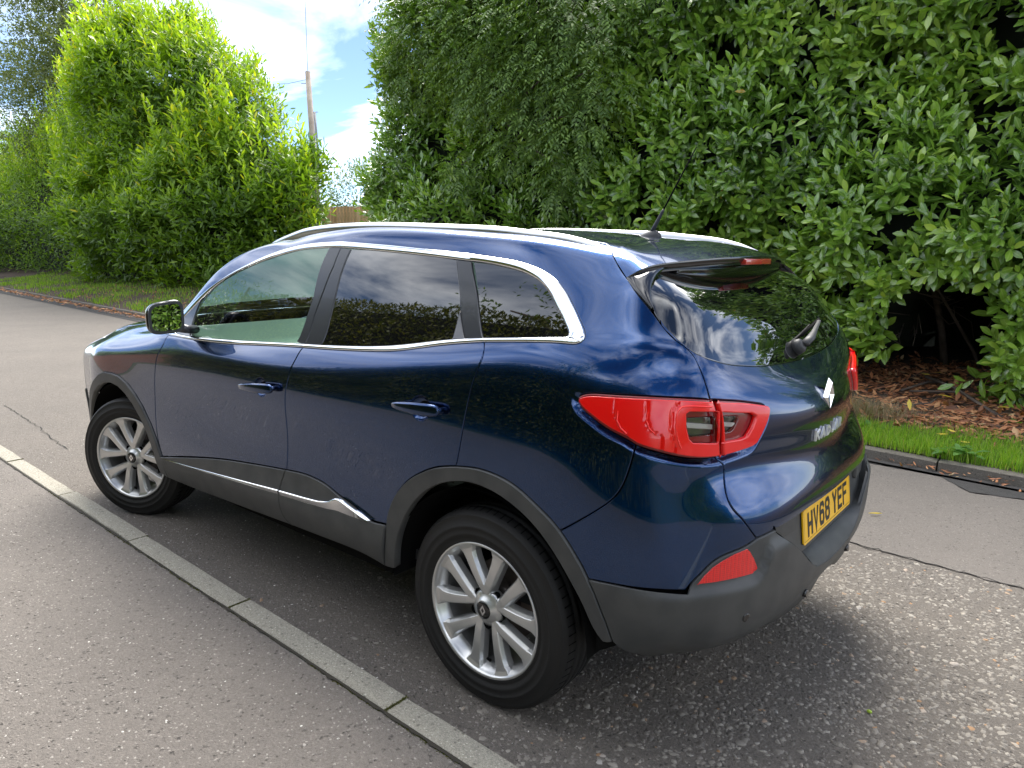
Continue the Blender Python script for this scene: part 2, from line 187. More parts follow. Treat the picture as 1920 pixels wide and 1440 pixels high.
CURVES={"fd":[[6.6505,7.073],[6.8149,6.2265],[6.754,5.7848],[6.6909,5.3035],[6.6167,4.4917],[6.5783,3.8063],[6.5498,2.5926],[6.5963,2.0156],[6.6548,1.6366]],"fd2":[[6.6548,1.6366],[6.6926,1.2204],[6.7233,0.8547]],"belt_f":[[6.6505,7.073],[6.9257,7.0417],[7.3804,7.0019],[7.7676,6.9894],[8.3082,7.0101],[9.058,7.0904],[9.9027,7.1031]],"bs1":[[9.9027,7.1031],[9.8625,6.6884],[9.832,6.3156],[9.8085,5.9403],[9.7878,5.6334],[9.754,5.2941],[9.7277,4.9473],[9.6988,4.3961],[9.684,3.9569],[9.648,3.2546],[9.6293,2.7419]],"bs2":[[9.6293,2.7419],[9.5798,2.3956],[9.5586,2.1345],[9.5536,1.8736],[9.5697,1.4254],[9.6133,1.2217],[9.7217,1.1007]],"bs_up":[[9.9027,7.1031],[9.7468,8.3083],[9.7296,8.9096],[9.6682,9.5357],[9.4183,10.3463]],"belt_r":[[9.9027,7.1031],[10.2694,7.0869],[10.6337,7.0788],[11.0401,7.0719],[11.3324,7.0694],[11.5058,7.0943],[11.6695,7.1452],[12.0104,7.2708],[12.361,7.3137],[12.7047,7.2991]],"cs":[[12.7047,7.2991],[12.7466,6.9443],[12.7608,6.7107],[12.7466,6.5357],[12.6966,6.2087],[12.6595,5.8402],[12.6097,5.2902],[12.5434,4.6156],[12.5102,4.3075]],"cs_up":[[12.7047,7.2991],[12.4065,8.5359],[12.1508,9.6027],[12.026,10.1955]],"belt_q":[[12.7047,7.2991],[13.302,7.1806],[13.6695,7.129],[13.8467,7.0927],[13.9422,7.0942],[14.0056,7.1506]],"dlo_q":[[14.0056,7.1506],[14.0456,7.2736],[14.0561,7.5154],[14.0388,7.7452],[13.9869,8.006],[13.9277,8.2755],[13.8711,8.5007],[13.805,8.8037],[13.7416,9.1098],[13.682,9.4022],[13.5949,9.6348],[13.4625,9.8258],[13.2819,9.9679],[12.925,10.1044],[12.427,10.1602],[12.026,10.1955]],"dlo_r":[[12.026,10.1955],[11.5929,10.2066],[11.1717,10.2222],[10.7037,10.2529],[10.1475,10.2895],[9.4183,10.3463]],"dlo_f":[[9.4183,10.3463],[8.9452,10.3478],[8.225,10.3822],[7.3758,10.4517],[6.6329,10.3651],[6.3238,10.0698],[6.2983,9.7023],[6.2882,9.314],[6.2606,8.8824],[6.0037,8.3753],[5.8002,7.7919],[6.0963,7.5261],[6.6505,7.073]],"dlo_f_in":[[9.5187,10.1333],[9.1218,10.1402],[8.4915,10.161],[7.7481,10.2129],[7.0597,10.1822],[6.6575,9.9645],[6.5186,9.6385],[6.4536,9.2672],[6.3931,8.8442],[6.3091,8.5263],[6.1643,8.0175],[6.2074,7.7314],[6.5718,7.3217]],"dlo_r_in":[[12.085,9.9502],[11.6358,9.986],[11.224,10.0178],[10.7705,10.0444],[10.2428,10.0785],[9.5187,10.1333]],"dlo_q_in":[[13.8075,7.3491],[13.836,7.4248],[13.8365,7.6282],[13.7893,7.8851],[13.7265,8.1404],[13.6431,8.4269],[13.5655,8.7366],[13.4869,9.043],[13.3919,9.3301],[13.2731,9.5313],[13.1193,9.6797],[12.9447,9.7825],[12.4555,9.9139],[12.085,9.9502]],"belt_f_in":[[6.5718,7.3217],[7.272,7.222],[7.7435,7.2868],[8.1932,7.3227],[8.9753,7.3423],[9.8626,7.3271]],"belt_r_in":[[9.8626,7.3271],[10.2111,7.3146],[10.5749,7.3273],[10.9871,7.3383],[11.1894,7.3581],[11.3704,7.3823],[11.7318,7.4623],[12.0844,7.5261],[12.3839,7.5253],[12.6681,7.4814]],"belt_q_in":[[12.6681,7.4814],[13.2834,7.3733],[13.6595,7.3519],[13.8075,7.3491]],"cl_f":[[6.6548,1.6366],[7.134,1.8654],[7.6234,2.0909],[8.0384,2.2687],[8.4254,2.4092],[9.156,2.6179],[9.6293,2.7419]],"cl_r":[[9.6293,2.7419],[9.8116,2.7844],[9.9843,2.8063],[10.1362,2.7941],[10.2951,2.7559],[10.4623,2.6623],[10.6325,2.5325],[10.8977,2.3812],[11.1559,2.1924],[11.2991,2.1942],[11.4435,2.2288]],"sb_f":[[6.7233,0.8547],[7.443,0.8469],[8.2821,0.9282],[9.0533,1.0144],[9.7217,1.1007]],"sb_r":[[9.7217,1.1007],[10.4033,1.1621],[10.9997,1.1987],[11.3849,1.1043]],"ar_e":[[11.4435,2.2288],[11.4223,1.7053],[11.3849,1.1043]],"ar_o1":[[11.4435,2.2288],[11.4535,2.4615],[11.4779,2.6541],[11.5343,2.9523],[11.6202,3.2282],[11.7406,3.5111],[11.8738,3.7398],[12.0266,3.9412],[12.185,4.1092],[12.3446,4.2225],[12.5102,4.3075]],"ar_o2":[[12.5102,4.3075],[12.6565,4.3563],[12.7912,4.387],[13.0518,4.3555],[13.3336,4.1933],[13.5865,3.9165],[13.7344,3.739],[13.8601,3.5454]],"ar_o3":[[13.8601,3.5454],[13.9642,3.3309],[14.0598,3.0953],[14.1347,2.878],[14.1969,2.6492]],"ar_o4":[[14.1969,2.6492],[14.271,2.3668],[14.3331,2.0949],[14.413,1.7496],[14.4795,1.3472]],"ar_b":[[14.4795,1.3472],[14.4223,1.3456],[14.3761,1.388]],"ar_i":[[14.3761,1.388],[14.2671,1.6864],[14.1509,2.0784],[13.9921,2.5491],[13.8083,3.052],[13.5332,3.5469],[13.2294,3.8636],[12.9473,4.019],[12.6568,4.0268],[12.376,3.8645],[12.1243,3.5763],[11.8575,3.0221],[11.6688,2.2729],[11.5934,1.6827],[11.5567,1.169]],"ar_b2":[[11.5567,1.169],[11.4741,1.1152],[11.3849,1.1043]],"rb_seam":[[13.8601,3.5454],[14.0823,3.8571],[14.3344,4.2823],[14.4731,4.6734],[14.5389,5.1035],[14.5717,5.4129],[14.5981,5.6559]],"lamp_b1":[[13.9686,6.1385],[13.9911,6.0935],[14.0424,6.0366],[14.1476,5.9543],[14.2583,5.8677],[14.3796,5.793],[14.4967,5.732],[14.5981,5.6559]],"lamp_b2":[[14.5981,5.6559],[14.7152,5.6147],[14.9571,5.5603],[15.0918,5.5342],[15.2689,5.5165],[15.4577,5.511],[15.6602,5.5196]],"lamp_t":[[13.9686,6.1385],[13.9662,6.1873],[13.9943,6.2278],[14.089,6.2713],[14.279,6.2925],[14.4709,6.303],[14.724,6.3151],[15.0333,6.3294],[15.5244,6.3621]],"lamp_m":[[15.5244,6.3621],[15.5833,6.1648],[15.6287,5.8201],[15.6602,5.5196]],"lampi":[[15.5244,6.3621],[15.7856,6.3836],[16.1111,6.402],[16.4208,6.3843],[16.4965,6.3587],[16.5126,6.3002],[16.4552,6.129],[16.3461,5.9095],[16.2691,5.7462],[16.2162,5.6754],[16.0825,5.6191],[15.8766,5.568],[15.6602,5.5196]],"tg1":[[14.7568,10.9989],[14.818,10.7236],[14.8977,10.431],[14.9883,9.7633],[14.9823,9.0035],[15.0751,8.4371],[15.1828,7.9799],[15.3417,7.5345],[15.4829,7.2664],[15.5329,7.1206],[15.5503,7.0133],[15.5401,6.8661],[15.5141,6.5917],[15.5244,6.3621]],"tg2":[[15.6602,5.5196],[15.7197,5.4255],[15.7721,5.2811],[15.7527,5.0492],[15.7279,4.8211],[15.7177,4.6396],[15.7277,4.4568],[15.767,4.2963],[15.8508,4.1116],[15.9463,3.8626],[16.0436,3.6285]],"tgb":[[16.0436,3.6285],[16.1771,3.6642],[16.3346,3.6695],[16.6821,3.7546]],"rbl":[[14.1969,2.6492],[14.4331,2.6513],[14.6711,2.6334],[14.9483,2.609],[15.2127,2.5545]],"rbr":[[15.2127,2.5545],[15.2325,2.6369],[15.2782,2.7829],[15.3835,3.0199],[15.5022,3.2512],[15.6832,3.3907],[15.8944,3.4908],[16.0436,3.6285]],"refl":[[15.301,2.7061],[15.3838,2.952],[15.4767,3.1421],[15.5846,3.2698],[15.7309,3.3889],[15.8978,3.461],[15.9589,3.3425],[16.0315,3.1225],[16.0908,2.8778],[16.1007,2.7332],[16.0633,2.6731],[15.8838,2.6835],[15.6781,2.6869],[15.5067,2.6897]],"glassr":[[15.1261,8.5639],[15.121,8.3611],[15.1496,8.1685],[15.2231,7.9169],[15.3906,7.5189],[15.5028,7.2984],[15.617,7.1477],[15.7714,7.0795],[15.9783,7.0532],[16.2197,7.0435],[16.4859,7.0423],[16.7858,7.0255]],"crest":[[16.3348,3.6638],[16.5779,3.2448],[16.9685,2.5058],[17.097,2.233],[17.2835,1.9321]],"seamr":[[14.7568,10.9989],[14.8694,11.2033],[14.9351,11.6268],[14.8331,12.5482],[14.9029,13.271],[15.1581,13.8403]],"insert":[[15.1581,6.1131],[15.5056,6.1522],[15.9727,6.1944],[15.9723,6.1479],[15.8977,6.0169],[15.8426,5.9658],[15.5114,5.9115],[15.2075,5.8748],[15.1829,5.9244],[15.1598,6.0375]],"surround":[[15.1107,6.1522],[15.1547,6.1833],[15.5856,6.2178],[16.1419,6.2443],[16.2258,6.2073],[16.1516,6.0392],[16.0616,5.8947],[15.9516,5.8549],[15.5733,5.8033],[15.2112,5.7973],[15.157,5.8492],[15.1142,6.0016]],"lred1":[[14.3626,6.1781],[14.3657,6.0664],[14.4128,5.9356],[14.4985,5.8249]],"lred2":[[14.6778,6.2003],[14.6659,6.0814],[14.7128,5.9361],[14.8542,5.8489]],"lred3":[[15.0223,6.2584],[14.9406,6.1732],[14.9337,5.9856],[14.996,5.7315]],"cs_ft":[[6.7696,1.6525],[7.1559,1.6967],[8.0249,1.8312],[8.8019,1.9555],[9.5402,2.083]],"cs_fb":[[6.7664,1.6224],[7.1783,1.5694],[7.5855,1.5767],[8.4019,1.6397],[9.1512,1.7378],[9.5424,1.7954]],"cs_rt":[[9.5723,2.0854],[10.1554,2.1729],[10.3374,2.2174],[10.4604,2.2805],[10.5466,2.367],[10.6339,2.4773],[10.8087,2.4028],[10.9852,2.2993],[11.1624,2.1657]],"cs_rb":[[9.5744,1.7902],[9.8718,1.8471],[10.1533,1.8982],[10.3954,1.922],[10.7577,1.9644],[10.9241,2.0161],[11.0331,2.0623],[11.1049,2.0929],[11.167,2.1467]],"lg1":[[15.4606,6.2638],[15.2562,6.2502],[15.0695,6.2269],[15.0065,6.1793],[14.9888,6.0553],[15.0108,5.8527],[15.0639,5.7127]],"lg2":[[14.4,6.1058],[14.3972,6.0039],[14.4361,5.9035],[14.5037,5.8262]],"lg3":[[14.6912,6.1346],[14.6786,6.0513],[14.7124,5.943],[14.7716,5.8809]],"wfl":[[9.5417,8.7482],[9.6579,7.4606]],"@g_f1":[9.1409,10.1394],"@g_f2":[9.5417,8.7482],"@g_f3":[9.6579,7.4606],"@p_r1":[9.831,10.0819],"@p_r2":[10.0332,8.8069],"@p_r3":[10.1641,7.3612],"@c1":[11.8368,9.9567],"@c2":[12.0853,8.8234],"@c3":[12.1481,8.4789],"@c4":[12.2067,7.5317],"@c5":[12.3989,7.5264],"@q1":[12.1179,9.9288],"@q2":[12.393,8.6105],"@q3":[12.6606,7.5053],"@s1":[6.3091,8.5263],"@s2":[7.248,7.2325],"@h_f":[9.2581,5.2021],"@h_r":[12.0041,5.4812],"@hf_a":[8.897,5.1437],"@hf_b":[9.6034,5.2926],"@hr_a":[11.6587,5.5021],"@hr_b":[12.3593,5.5334],"@sens":[15.9267,1.5963],"@wip":[18.1174,7.276],"af_o":[[6.7275,1.0679],[6.618,1.7021],[6.5135,2.1858],[6.3742,2.7335],[6.1678,3.3213],[5.9412,3.7385],[5.6867,4.0875],[5.4241,4.3071],[5.1512,4.3728],[4.8729,4.358],[4.5934,4.1819],[4.3037,3.8325],[4.0246,3.3545],[3.758,2.7163],[3.5753,2.1815],[3.4517,1.6319]],"af_i":[[6.5249,0.9543],[6.4255,1.6954],[6.297,2.2593],[6.1095,2.8593],[5.891,3.3239],[5.6543,3.643],[5.4136,3.8569],[5.1533,3.9432],[4.8877,3.8962],[4.6303,3.697],[4.3618,3.3522],[4.0973,2.8452],[3.8759,2.2524],[3.7253,1.7],[3.6303,1.0693]]}
# ------------------------------------------------------------------ car materials
def paint_mat():
    m=bpy.data.materials.new('blue_metallic_paint'); t,b=nodes(m); A=t.nodes.new
    b.inputs['Metallic'].default_value=1.; b.inputs['Roughness'].default_value=.22
    b.inputs['Coat Weight'].default_value=1; b.inputs['Coat Roughness'].default_value=.012; b.inputs['Coat IOR'].default_value=1.5
    tcn=A('ShaderNodeTexCoord'); n=A('ShaderNodeTexNoise'); n.inputs['Scale'].default_value=900; t.links.new(tcn.outputs['Object'],n.inputs['Vector'])
    r=A('ShaderNodeValToRGB'); r.color_ramp.elements[0].color=(.0009,.021,.080,1); r.color_ramp.elements[1].color=(.0016,.037,.142,1); t.links.new(n.outputs[0],r.inputs[0]); t.links.new(r.outputs[0],b.inputs['Base Color'])
    # dried dust and water spots on the lacquer
    v=A('ShaderNodeTexVoronoi'); v.inputs['Scale'].default_value=38; t.links.new(tcn.outputs['Object'],v.inputs['Vector'])
    n3=A('ShaderNodeTexNoise'); n3.inputs['Scale'].default_value=3.5; n3.inputs['Detail'].default_value=6; t.links.new(tcn.outputs['Object'],n3.inputs['Vector'])
    mr=A('ShaderNodeMapRange'); mr.inputs[1].default_value=.45; mr.inputs[2].default_value=.8; mr.inputs[3].default_value=.008; mr.inputs[4].default_value=.09
    t.links.new(n3.outputs[0],mr.inputs[0]); t.links.new(mr.outputs[0],b.inputs['Coat Roughness'])
    w=A('ShaderNodeTexNoise'); w.inputs['Scale'].default_value=7; w.inputs['Detail'].default_value=2; t.links.new(tcn.outputs['Object'],w.inputs['Vector'])
    bp=A('ShaderNodeBump'); bp.inputs['Strength'].default_value=.03; bp.inputs['Distance'].default_value=.004; t.links.new(w.outputs[0],bp.inputs['Height']); t.links.new(bp.outputs[0],b.inputs['Coat Normal'])
    return m
PAINT=paint_mat()
GREY=pmat('grey_textured_plastic',(.036,.038,.039),.48,bump=(900,.35,.0008),var=(11,(.056,.057,.056),8))
BLACK=pmat('gloss_black_trim',(.006,.006,.007),.12,coat=.6)
SATIN=pmat('satin_black_pillar',(.035,.037,.043),.30,coat=.3)
MATT=pmat('matt_black',(.006,.006,.006),.9,spec=.08)
CHROME=pmat('chrome',(.86,.87,.88),.07,metal=1)
RAILM=pmat('satin_aluminium',(.70,.71,.72),.28,metal=1)
ALLOY=pmat('silver_alloy',(.62,.62,.61),.30,metal=.75,coat=.5,bump=(300,.05,.001))
ALLOYD=pmat('alloy_barrel',(.33,.33,.33),.42,metal=.8)
DISC=pmat('brake_disc',(.14,.12,.11),.45,metal=.8)
TINT=pmat('privacy_glass',(.003,.003,.0035),.015,coat=1,ior=1.75)
SEATM=pmat('charcoal_cloth',(.03,.032,.036),.85)
DASHM=pmat('soft_dashboard_plastic',(.075,.10,.10),.5)  # windscreen reflection washing over the dashboard is put into this teal
YEL=pmat('yellow_plate',(.95,.52,.004),.35,coat=.3)
INK=pmat('plate_black',(.006,.006,.006),.4)
def tyre_mat():
    m=pmat('tyre_rubber',(.017,.0165,.016),.6,spec=.3,bump=(160,.3,.002)); return m
TYRE=tyre_mat()
def red_mat(name,c,rib=0.):
    m=bpy.data.materials.new(name); t,b=nodes(m); b.inputs['Base Color'].default_value=(*c,1); b.inputs['Roughness'].default_value=.22; b.inputs['Coat Weight'].default_value=.6; b.inputs['Coat Roughness'].default_value=.01
    b.inputs['Subsurface Weight'].default_value=.0
    if rib:
        tcn=t.nodes.new('ShaderNodeTexCoord'); mpn=t.nodes.new('ShaderNodeMapping'); mpn.inputs['Scale'].default_value=(rib,rib,rib*1.0); t.links.new(tcn.outputs['Object'],mpn.inputs[0])
        v=t.nodes.new('ShaderNodeTexVoronoi'); v.inputs['Scale'].default_value=1; v.inputs['Randomness'].default_value=.0; t.links.new(mpn.outputs[0],v.inputs['Vector'])
        bp=t.nodes.new('ShaderNodeBump'); bp.inputs['Strength'].default_value=.5; bp.inputs['Distance'].default_value=.0015; t.links.new(v.outputs['Distance'],bp.inputs['Height']); t.links.new(bp.outputs[0],b.inputs['Normal'])
        r=t.nodes.new('ShaderNodeValToRGB'); r.color_ramp.elements[0].position=.1; r.color_ramp.elements[1].position=.7; r.color_ramp.elements[0].color=(c[0]*.55,c[1],c[2],1); r.color_ramp.elements[1].color=(*c,1); t.links.new(v.outputs['Distance'],r.inputs[0]); t.links.new(r.outputs[0],b.inputs['Base Color'])
    return m
RED=red_mat('red_lamp_lens',(.78,.003,.004)); RED2=red_mat('dark_red_lamp_lens',(.20,.002,.004)); REDR=red_mat('red_prism_lens',(.80,.008,.010),170)
def glass_mat(name,tint,refl=1.6,dark=1.0):
    m=bpy.data.materials.new(name); m.use_nodes=True; t=m.node_tree; t.nodes.clear(); A=t.nodes.new
    o=A('ShaderNodeOutputMaterial'); fr=A('ShaderNodeFresnel'); fr.inputs[0].default_value=refl
    tr=A('ShaderNodeBsdfTransparent'); tr.inputs[0].default_value=(*tint,1); gl=A('ShaderNodeBsdfGlossy'); gl.inputs['Roughness'].default_value=.004
    mxn=A('ShaderNodeMixShader'); t.links.new(fr.outputs[0],mxn.inputs[0]); t.links.new(tr.outputs[0],mxn.inputs[1]); t.links.new(gl.outputs[0],mxn.inputs[2]); t.links.new(mxn.outputs[0],o.inputs[0]); return m
GLASS=glass_mat('green_tinted_window',(.66,.86,.76),1.85); LENS=glass_mat('clear_lens',(.92,.93,.93),1.5)
MIRR=pmat('mirror_glass',(.38,.40,.40),.01,metal=1)
# ------------------------------------------------------------------ panels cut out of the skin
SU,SV=.25,.15
def _resamp(uv,n=None,h=.014):
    uv=np.array(uv,float)
    if len(uv)<3:
        k=max(2,int(np.linalg.norm((uv[1]-uv[0])*[SU,SV])/h)+1); return uv[0]+(uv[1]-uv[0])*np.linspace(0,1,k)[:,None]
    d=np.sqrt(np.linalg.norm(np.diff(uv,axis=0)*[SU,SV],axis=1)); t=np.r_[0,np.cumsum(np.maximum(d,1e-6))]
    A=_spl_mat(t)  # natural spline through the points
    G=A@uv; L_=np.linalg.norm(np.diff(uv,axis=0)*[SU,SV],axis=1).sum(); k=n or max(len(uv),int(L_/h)+1)
    tt=np.linspace(0,t[-1],k*4); i=np.clip(np.searchsorted(t,tt,side='right')-1,0,len(t)-2); hh=t[i+1]-t[i]; a=(t[i+1]-tt)/hh; b=1-a
    P=a[:,None]*uv[i]+b[:,None]*uv[i+1]+((a**3-a)*hh*hh/6)[:,None]*G[i]+((b**3-b)*hh*hh/6)[:,None]*G[i+1]
    s=np.r_[0,np.cumsum(np.linalg.norm(np.diff(P,axis=0)*[SU,SV],axis=1))]; q=np.linspace(0,s[-1],k)
    return np.stack([np.interp(q,s,P[:,0]),np.interp(q,s,P[:,1])],1)
def curve(name,n=None,h=.014):
    rev=name.startswith('-'); c=_resamp(CURVES[name.lstrip('-')],n,h); return c[::-1] if rev else c
def loop(items,h=.014):
    pts=[];free=[]
    for it in items:
        fr=False
        if isinstance(it,tuple) and it and it[0]=='free': fr=True; it=it[1]
        if isinstance(it,str):
            c=np.array([CURVES[it]]) if it[0]=='@' else curve(it,h=h)
        else:
            c=np.array(it,float)
            if len(c)>1: c=np.concatenate([_resamp(c[i:i+2],h=h)[:-1] for i in range(len(c)-1)]+[c[-1:]])
        for p in c:
            if pts and np.linalg.norm((p-pts[-1])*[SU,SV])<.003:
                if fr: free[-1]=True
                continue
            if pts and not fr and np.linalg.norm((p-pts[-1])*[SU,SV])>h*2.5:
                k=int(np.linalg.norm((p-pts[-1])*[SU,SV])/h); q0=pts[-1]
                for j in range(1,k): pts.append(q0+(p-q0)*j/k); free.append(False)
            pts.append(np.array(p,float)); free.append(fr)
    # close
    d=np.linalg.norm((pts[0]-pts[-1])*[SU,SV])
    if d<.003: pts.pop(); free.pop()
    elif d>h*2.5:
        k=int(d/h); q0=pts[-1]
        for j in range(1,k): pts.append(q0+(pts[0]-q0)*j/k); free.append(free[0] and free[-1] and False)
    return np.array(pts),np.array(free)
def Foff(u,v,off):
    P,n,du,dv=S(u,v,True)
    if callable(off):
        o=off(u,v)[:,None]; e=1e-3
        q=P+n*o
        P1,n1,_,_=S(u+e,v,True); P2,n2,_,_=S(u,v+e,True)
        a=(P1+n1*off(u+e,v)[:,None]-q)/e; b=(P2+n2*off(u,v+e)[:,None]-q)/e
        nn=np.cross(a,b); nn/=np.linalg.norm(nn,axis=1)[:,None]+1e-12
        return q,nn,a,b
    return P+n*off,n,du,dv
def inside(poly,p):
    x,y=p[:,0],p[:,1]; c=np.zeros(len(p),bool); x0,y0=poly[:,0],poly[:,1]; x1,y1=np.roll(x0,-1),np.roll(y0,-1)
    for i in range(len(poly)):
        if y0[i]==y1[i]: continue
        m=((y0[i]>y)!=(y1[i]>y))&(x<(x1[i]-x0[i])*(y-y0[i])/(y1[i]-y0[i])+x0[i]); c^=m
    return c
def _rings(uv,free,off,gap,edge,depth,hole=False):
    P,n,du,dv=Foff(uv[:,0],uv[:,1],off)
    t=np.roll(P,-1,0)-np.roll(P,1,0); t/=np.linalg.norm(t,axis=1)[:,None]+1e-9
    w=np.cross(n,t)
    if hole: w=-w
    w/=np.linalg.norm(w,axis=1)[:,None]+1e-9
    def shift(d):
        out=np.empty_like(uv)
        for i in range(len(uv)):
            J=np.stack([du[i],dv[i]],1); s=np.linalg.lstsq(J,w[i]*d,rcond=None)[0]; s=np.clip(s,-.2,.2)
            if free[i]:
                s=np.array([0,s[1]]) if abs(uv[i,0]-18)<1e-4 or uv[i,0]<1e-4 else np.array([s[0],0.])
            out[i]=uv[i]+s
        return out
    r0=shift(gap+edge); p0,n0,_,_=Foff(r0[:,0],r0[:,1],off)
    r1=shift(gap); p1,n1,_,_=Foff(r1[:,0],r1[:,1],off)
    p2=p1-n1*depth; p1=p1-n1*edge
    nn1=-w*.75+n1*.65; nn1/=np.linalg.norm(nn1,axis=1)[:,None]
    return r0,p0,n0,p1,nn1,p2,-w
def panel_data(items,off=0.,holes=(),h=.035,gap=.0022,edge=.0022,depth=.014,bh=.014,extra=None):
    uv,free=loop(items,bh); sc=np.array([SU,SV])
    x=uv*sc; area=.5*np.sum(x[:,0]*np.roll(x[:,1],-1)-np.roll(x[:,0],-1)*x[:,1])
    if area<0: uv=uv[::-1].copy(); free=free[::-1].copy()
    V=[];Nn=[];F=[];base=0
    def strips(p0,n0,p1,nn1,p2,nn2,free,hole):
        nonlocal base
        k=len(p0); V.extend([p0,p1,p2]); Nn.extend([n0,nn1,nn2])
        for i in range(k):
            j=(i+1)%k
            if free[i] and free[j]: continue
            for a in (0,k):
                q=(base+a+i,base+a+j,base+a+k+j,base+a+k+i)
                F.append(q[::-1])
        base+=3*k
    r0,p0,n0,p1,nn1,p2,nn2=_rings(uv,free,off,gap,edge,depth)
    strips(p0,n0,p1,nn1,p2,nn2,free,False)
    polys=[r0]
    for hl in holes:
        hu,hf=loop(hl,bh) if not isinstance(hl,np.ndarray) else (hl,np.zeros(len(hl),bool))
        xx=hu*sc; ar=.5*np.sum(xx[:,0]*np.roll(xx[:,1],-1)-np.roll(xx[:,0],-1)*xx[:,1])
        if ar>0: hu=hu[::-1].copy(); hf=hf[::-1].copy()
        q=_rings(hu,hf,off,0.0,edge,depth)
        strips(q[1],q[2],q[3],q[4],q[5],q[6],hf,True); polys.append(q[0])
    # triangulate
    pts=[];edges=[];b0=0
    for pl in polys:
        pts.append(pl*sc); k=len(pl); edges+=[(b0+i,b0+(i+1)%k) for i in range(k)]; b0+=k
    lo=(r0*sc).min(0); hi=(r0*sc).max(0)
    gx,gy=np.meshgrid(np.arange(lo[0]+h*.4,hi[0],h),np.arange(lo[1]+h*.4,hi[1],h*.7)); g=np.stack([gx.ravel(),gy.ravel()],1); g=g+RNG.uniform(-.08,.08,g.shape)*h
    if extra is not None: g=np.concatenate([g,extra*sc])
    ok=inside(r0*sc,g)
    for pl in polys[1:]: ok&=~inside(pl*sc,g)
    g=g[ok]; allb=np.concatenate(pts)
    if len(g):
        keep=np.ones(len(g),bool)
        for s in range(0,len(g),2000):
            d=((g[s:s+2000,None]-allb[None])**2).sum(2).min(1); keep[s:s+2000]=d>(min(h*.33,.0035))**2
        g=g[keep]
    co=np.concatenate([allb,g]) if len(g) else allb
    r=delaunay_2d_cdt([Vector(c) for c in co],edges,[],0,1e-6)
    vv=np.array([tuple(c) for c in r[0]]); tr=np.array([t for t in r[2] if len(t)==3])
    c=vv[tr].mean(1); ok=inside(r0*sc,c)
    for pl in polys[1:]: ok&=~inside(pl*sc,c)
    tr=tr[ok]; a=vv[tr]; ar=((a[:,1,0]-a[:,0,0])*(a[:,2,1]-a[:,0,1])-(a[:,2,0]-a[:,0,0])*(a[:,1,1]-a[:,0,1])); tr[ar<0]=tr[ar<0][:,::-1]
    P,n,_,_=Foff(vv[:,0]/SU,vv[:,1]/SV,off); V.append(P); Nn.append(n)
    F+=[tuple(t+base) for t in tr]
    return np.concatenate(V),np.concatenate(Nn),F
def mirrored(V,Nn,F):
    m=np.array([1,-1,1]); return V*m,(None if Nn is None else Nn*m),[tuple(f)[::-1] for f in F]
PAIRS=[]
def panel(name,mat,items,parent,both=True,sym=False,label=None,**kw):
    """both: a twin on the car's other side; sym: one piece across the centre line"""
    V,Nn,F=panel_data(items,**kw)
    if sym:
        V2,N2,F2=mirrored(V,Nn,F); k=len(V); V=np.concatenate([V,V2]); Nn=np.concatenate([Nn,N2]); F=F+[tuple(i+k for i in f) for f in F2]
        o=mesh(name,V,F,mat,parent,normals=Nn); return o
    o=mesh(name,V,F,mat,parent[0] if isinstance(parent,tuple) else parent,normals=Nn)
    if both:
        V2,N2,F2=mirrored(V,Nn,F); o2=mesh(name,V2,F2,mat,parent[1] if isinstance(parent,tuple) else parent,normals=N2)
        return o,o2
    return o
def gridmesh(name,G,mat,parent,both=True,flip=False,closed=False):
    """G (a,b,3) grid of points"""
    G=np.asarray(G); a,b=G.shape[:2]; F=[]
    for i in range(a-1):
        for j in range(b-1 if not closed else b):
            q=(i*b+j,i*b+(j+1)%b,(i+1)*b+(j+1)%b,(i+1)*b+j); F.append(q[::-1] if flip else q)
    V=G.reshape(-1,3); o=mesh(name,V,F,mat,parent[0] if isinstance(parent,tuple) else parent)
    if both:
        V2,_,F2=mirrored(V,None,F); o2=mesh(name,V2,F2,mat,parent[1] if isinstance(parent,tuple) else parent); return o,o2
    return o
def strip(name,mat,A,B,parent,off=.003,crown=.004,both=True,n=None,off2=None):
    off2=off if off2 is None else off2
    a=_resamp(A) if not isinstance(A,str) else curve(A); k=n or len(a)
    a=curve(A,n=k) if isinstance(A,str) else _resamp(A,n=k); b=curve(B,n=k) if isinstance(B,str) else _resamp(B,n=k)
    rows=[]
    P,nn,_,_=S(a[:,0],a[:,1],True); rows.append(P-nn*.006)
    for t in (0,.12,.3,.5,.7,.88,1):
        c=a*(1-t)+b*t; P,nn,_,_=S(c[:,0],c[:,1],True); rows.append(P+nn*(off*(1-t)+off2*t+crown*math.sin(math.pi*t)))
    P,nn,_,_=S(b[:,0],b[:,1],True); rows.append(P-nn*.006)
    G=np.array(rows)
    e=np.cross(G[4,1]-G[4,0],G[5,0]-G[4,0]); flip=np.dot(e,nn[0])<0
    return gridmesh(name,G,mat,parent,both,flip=flip)
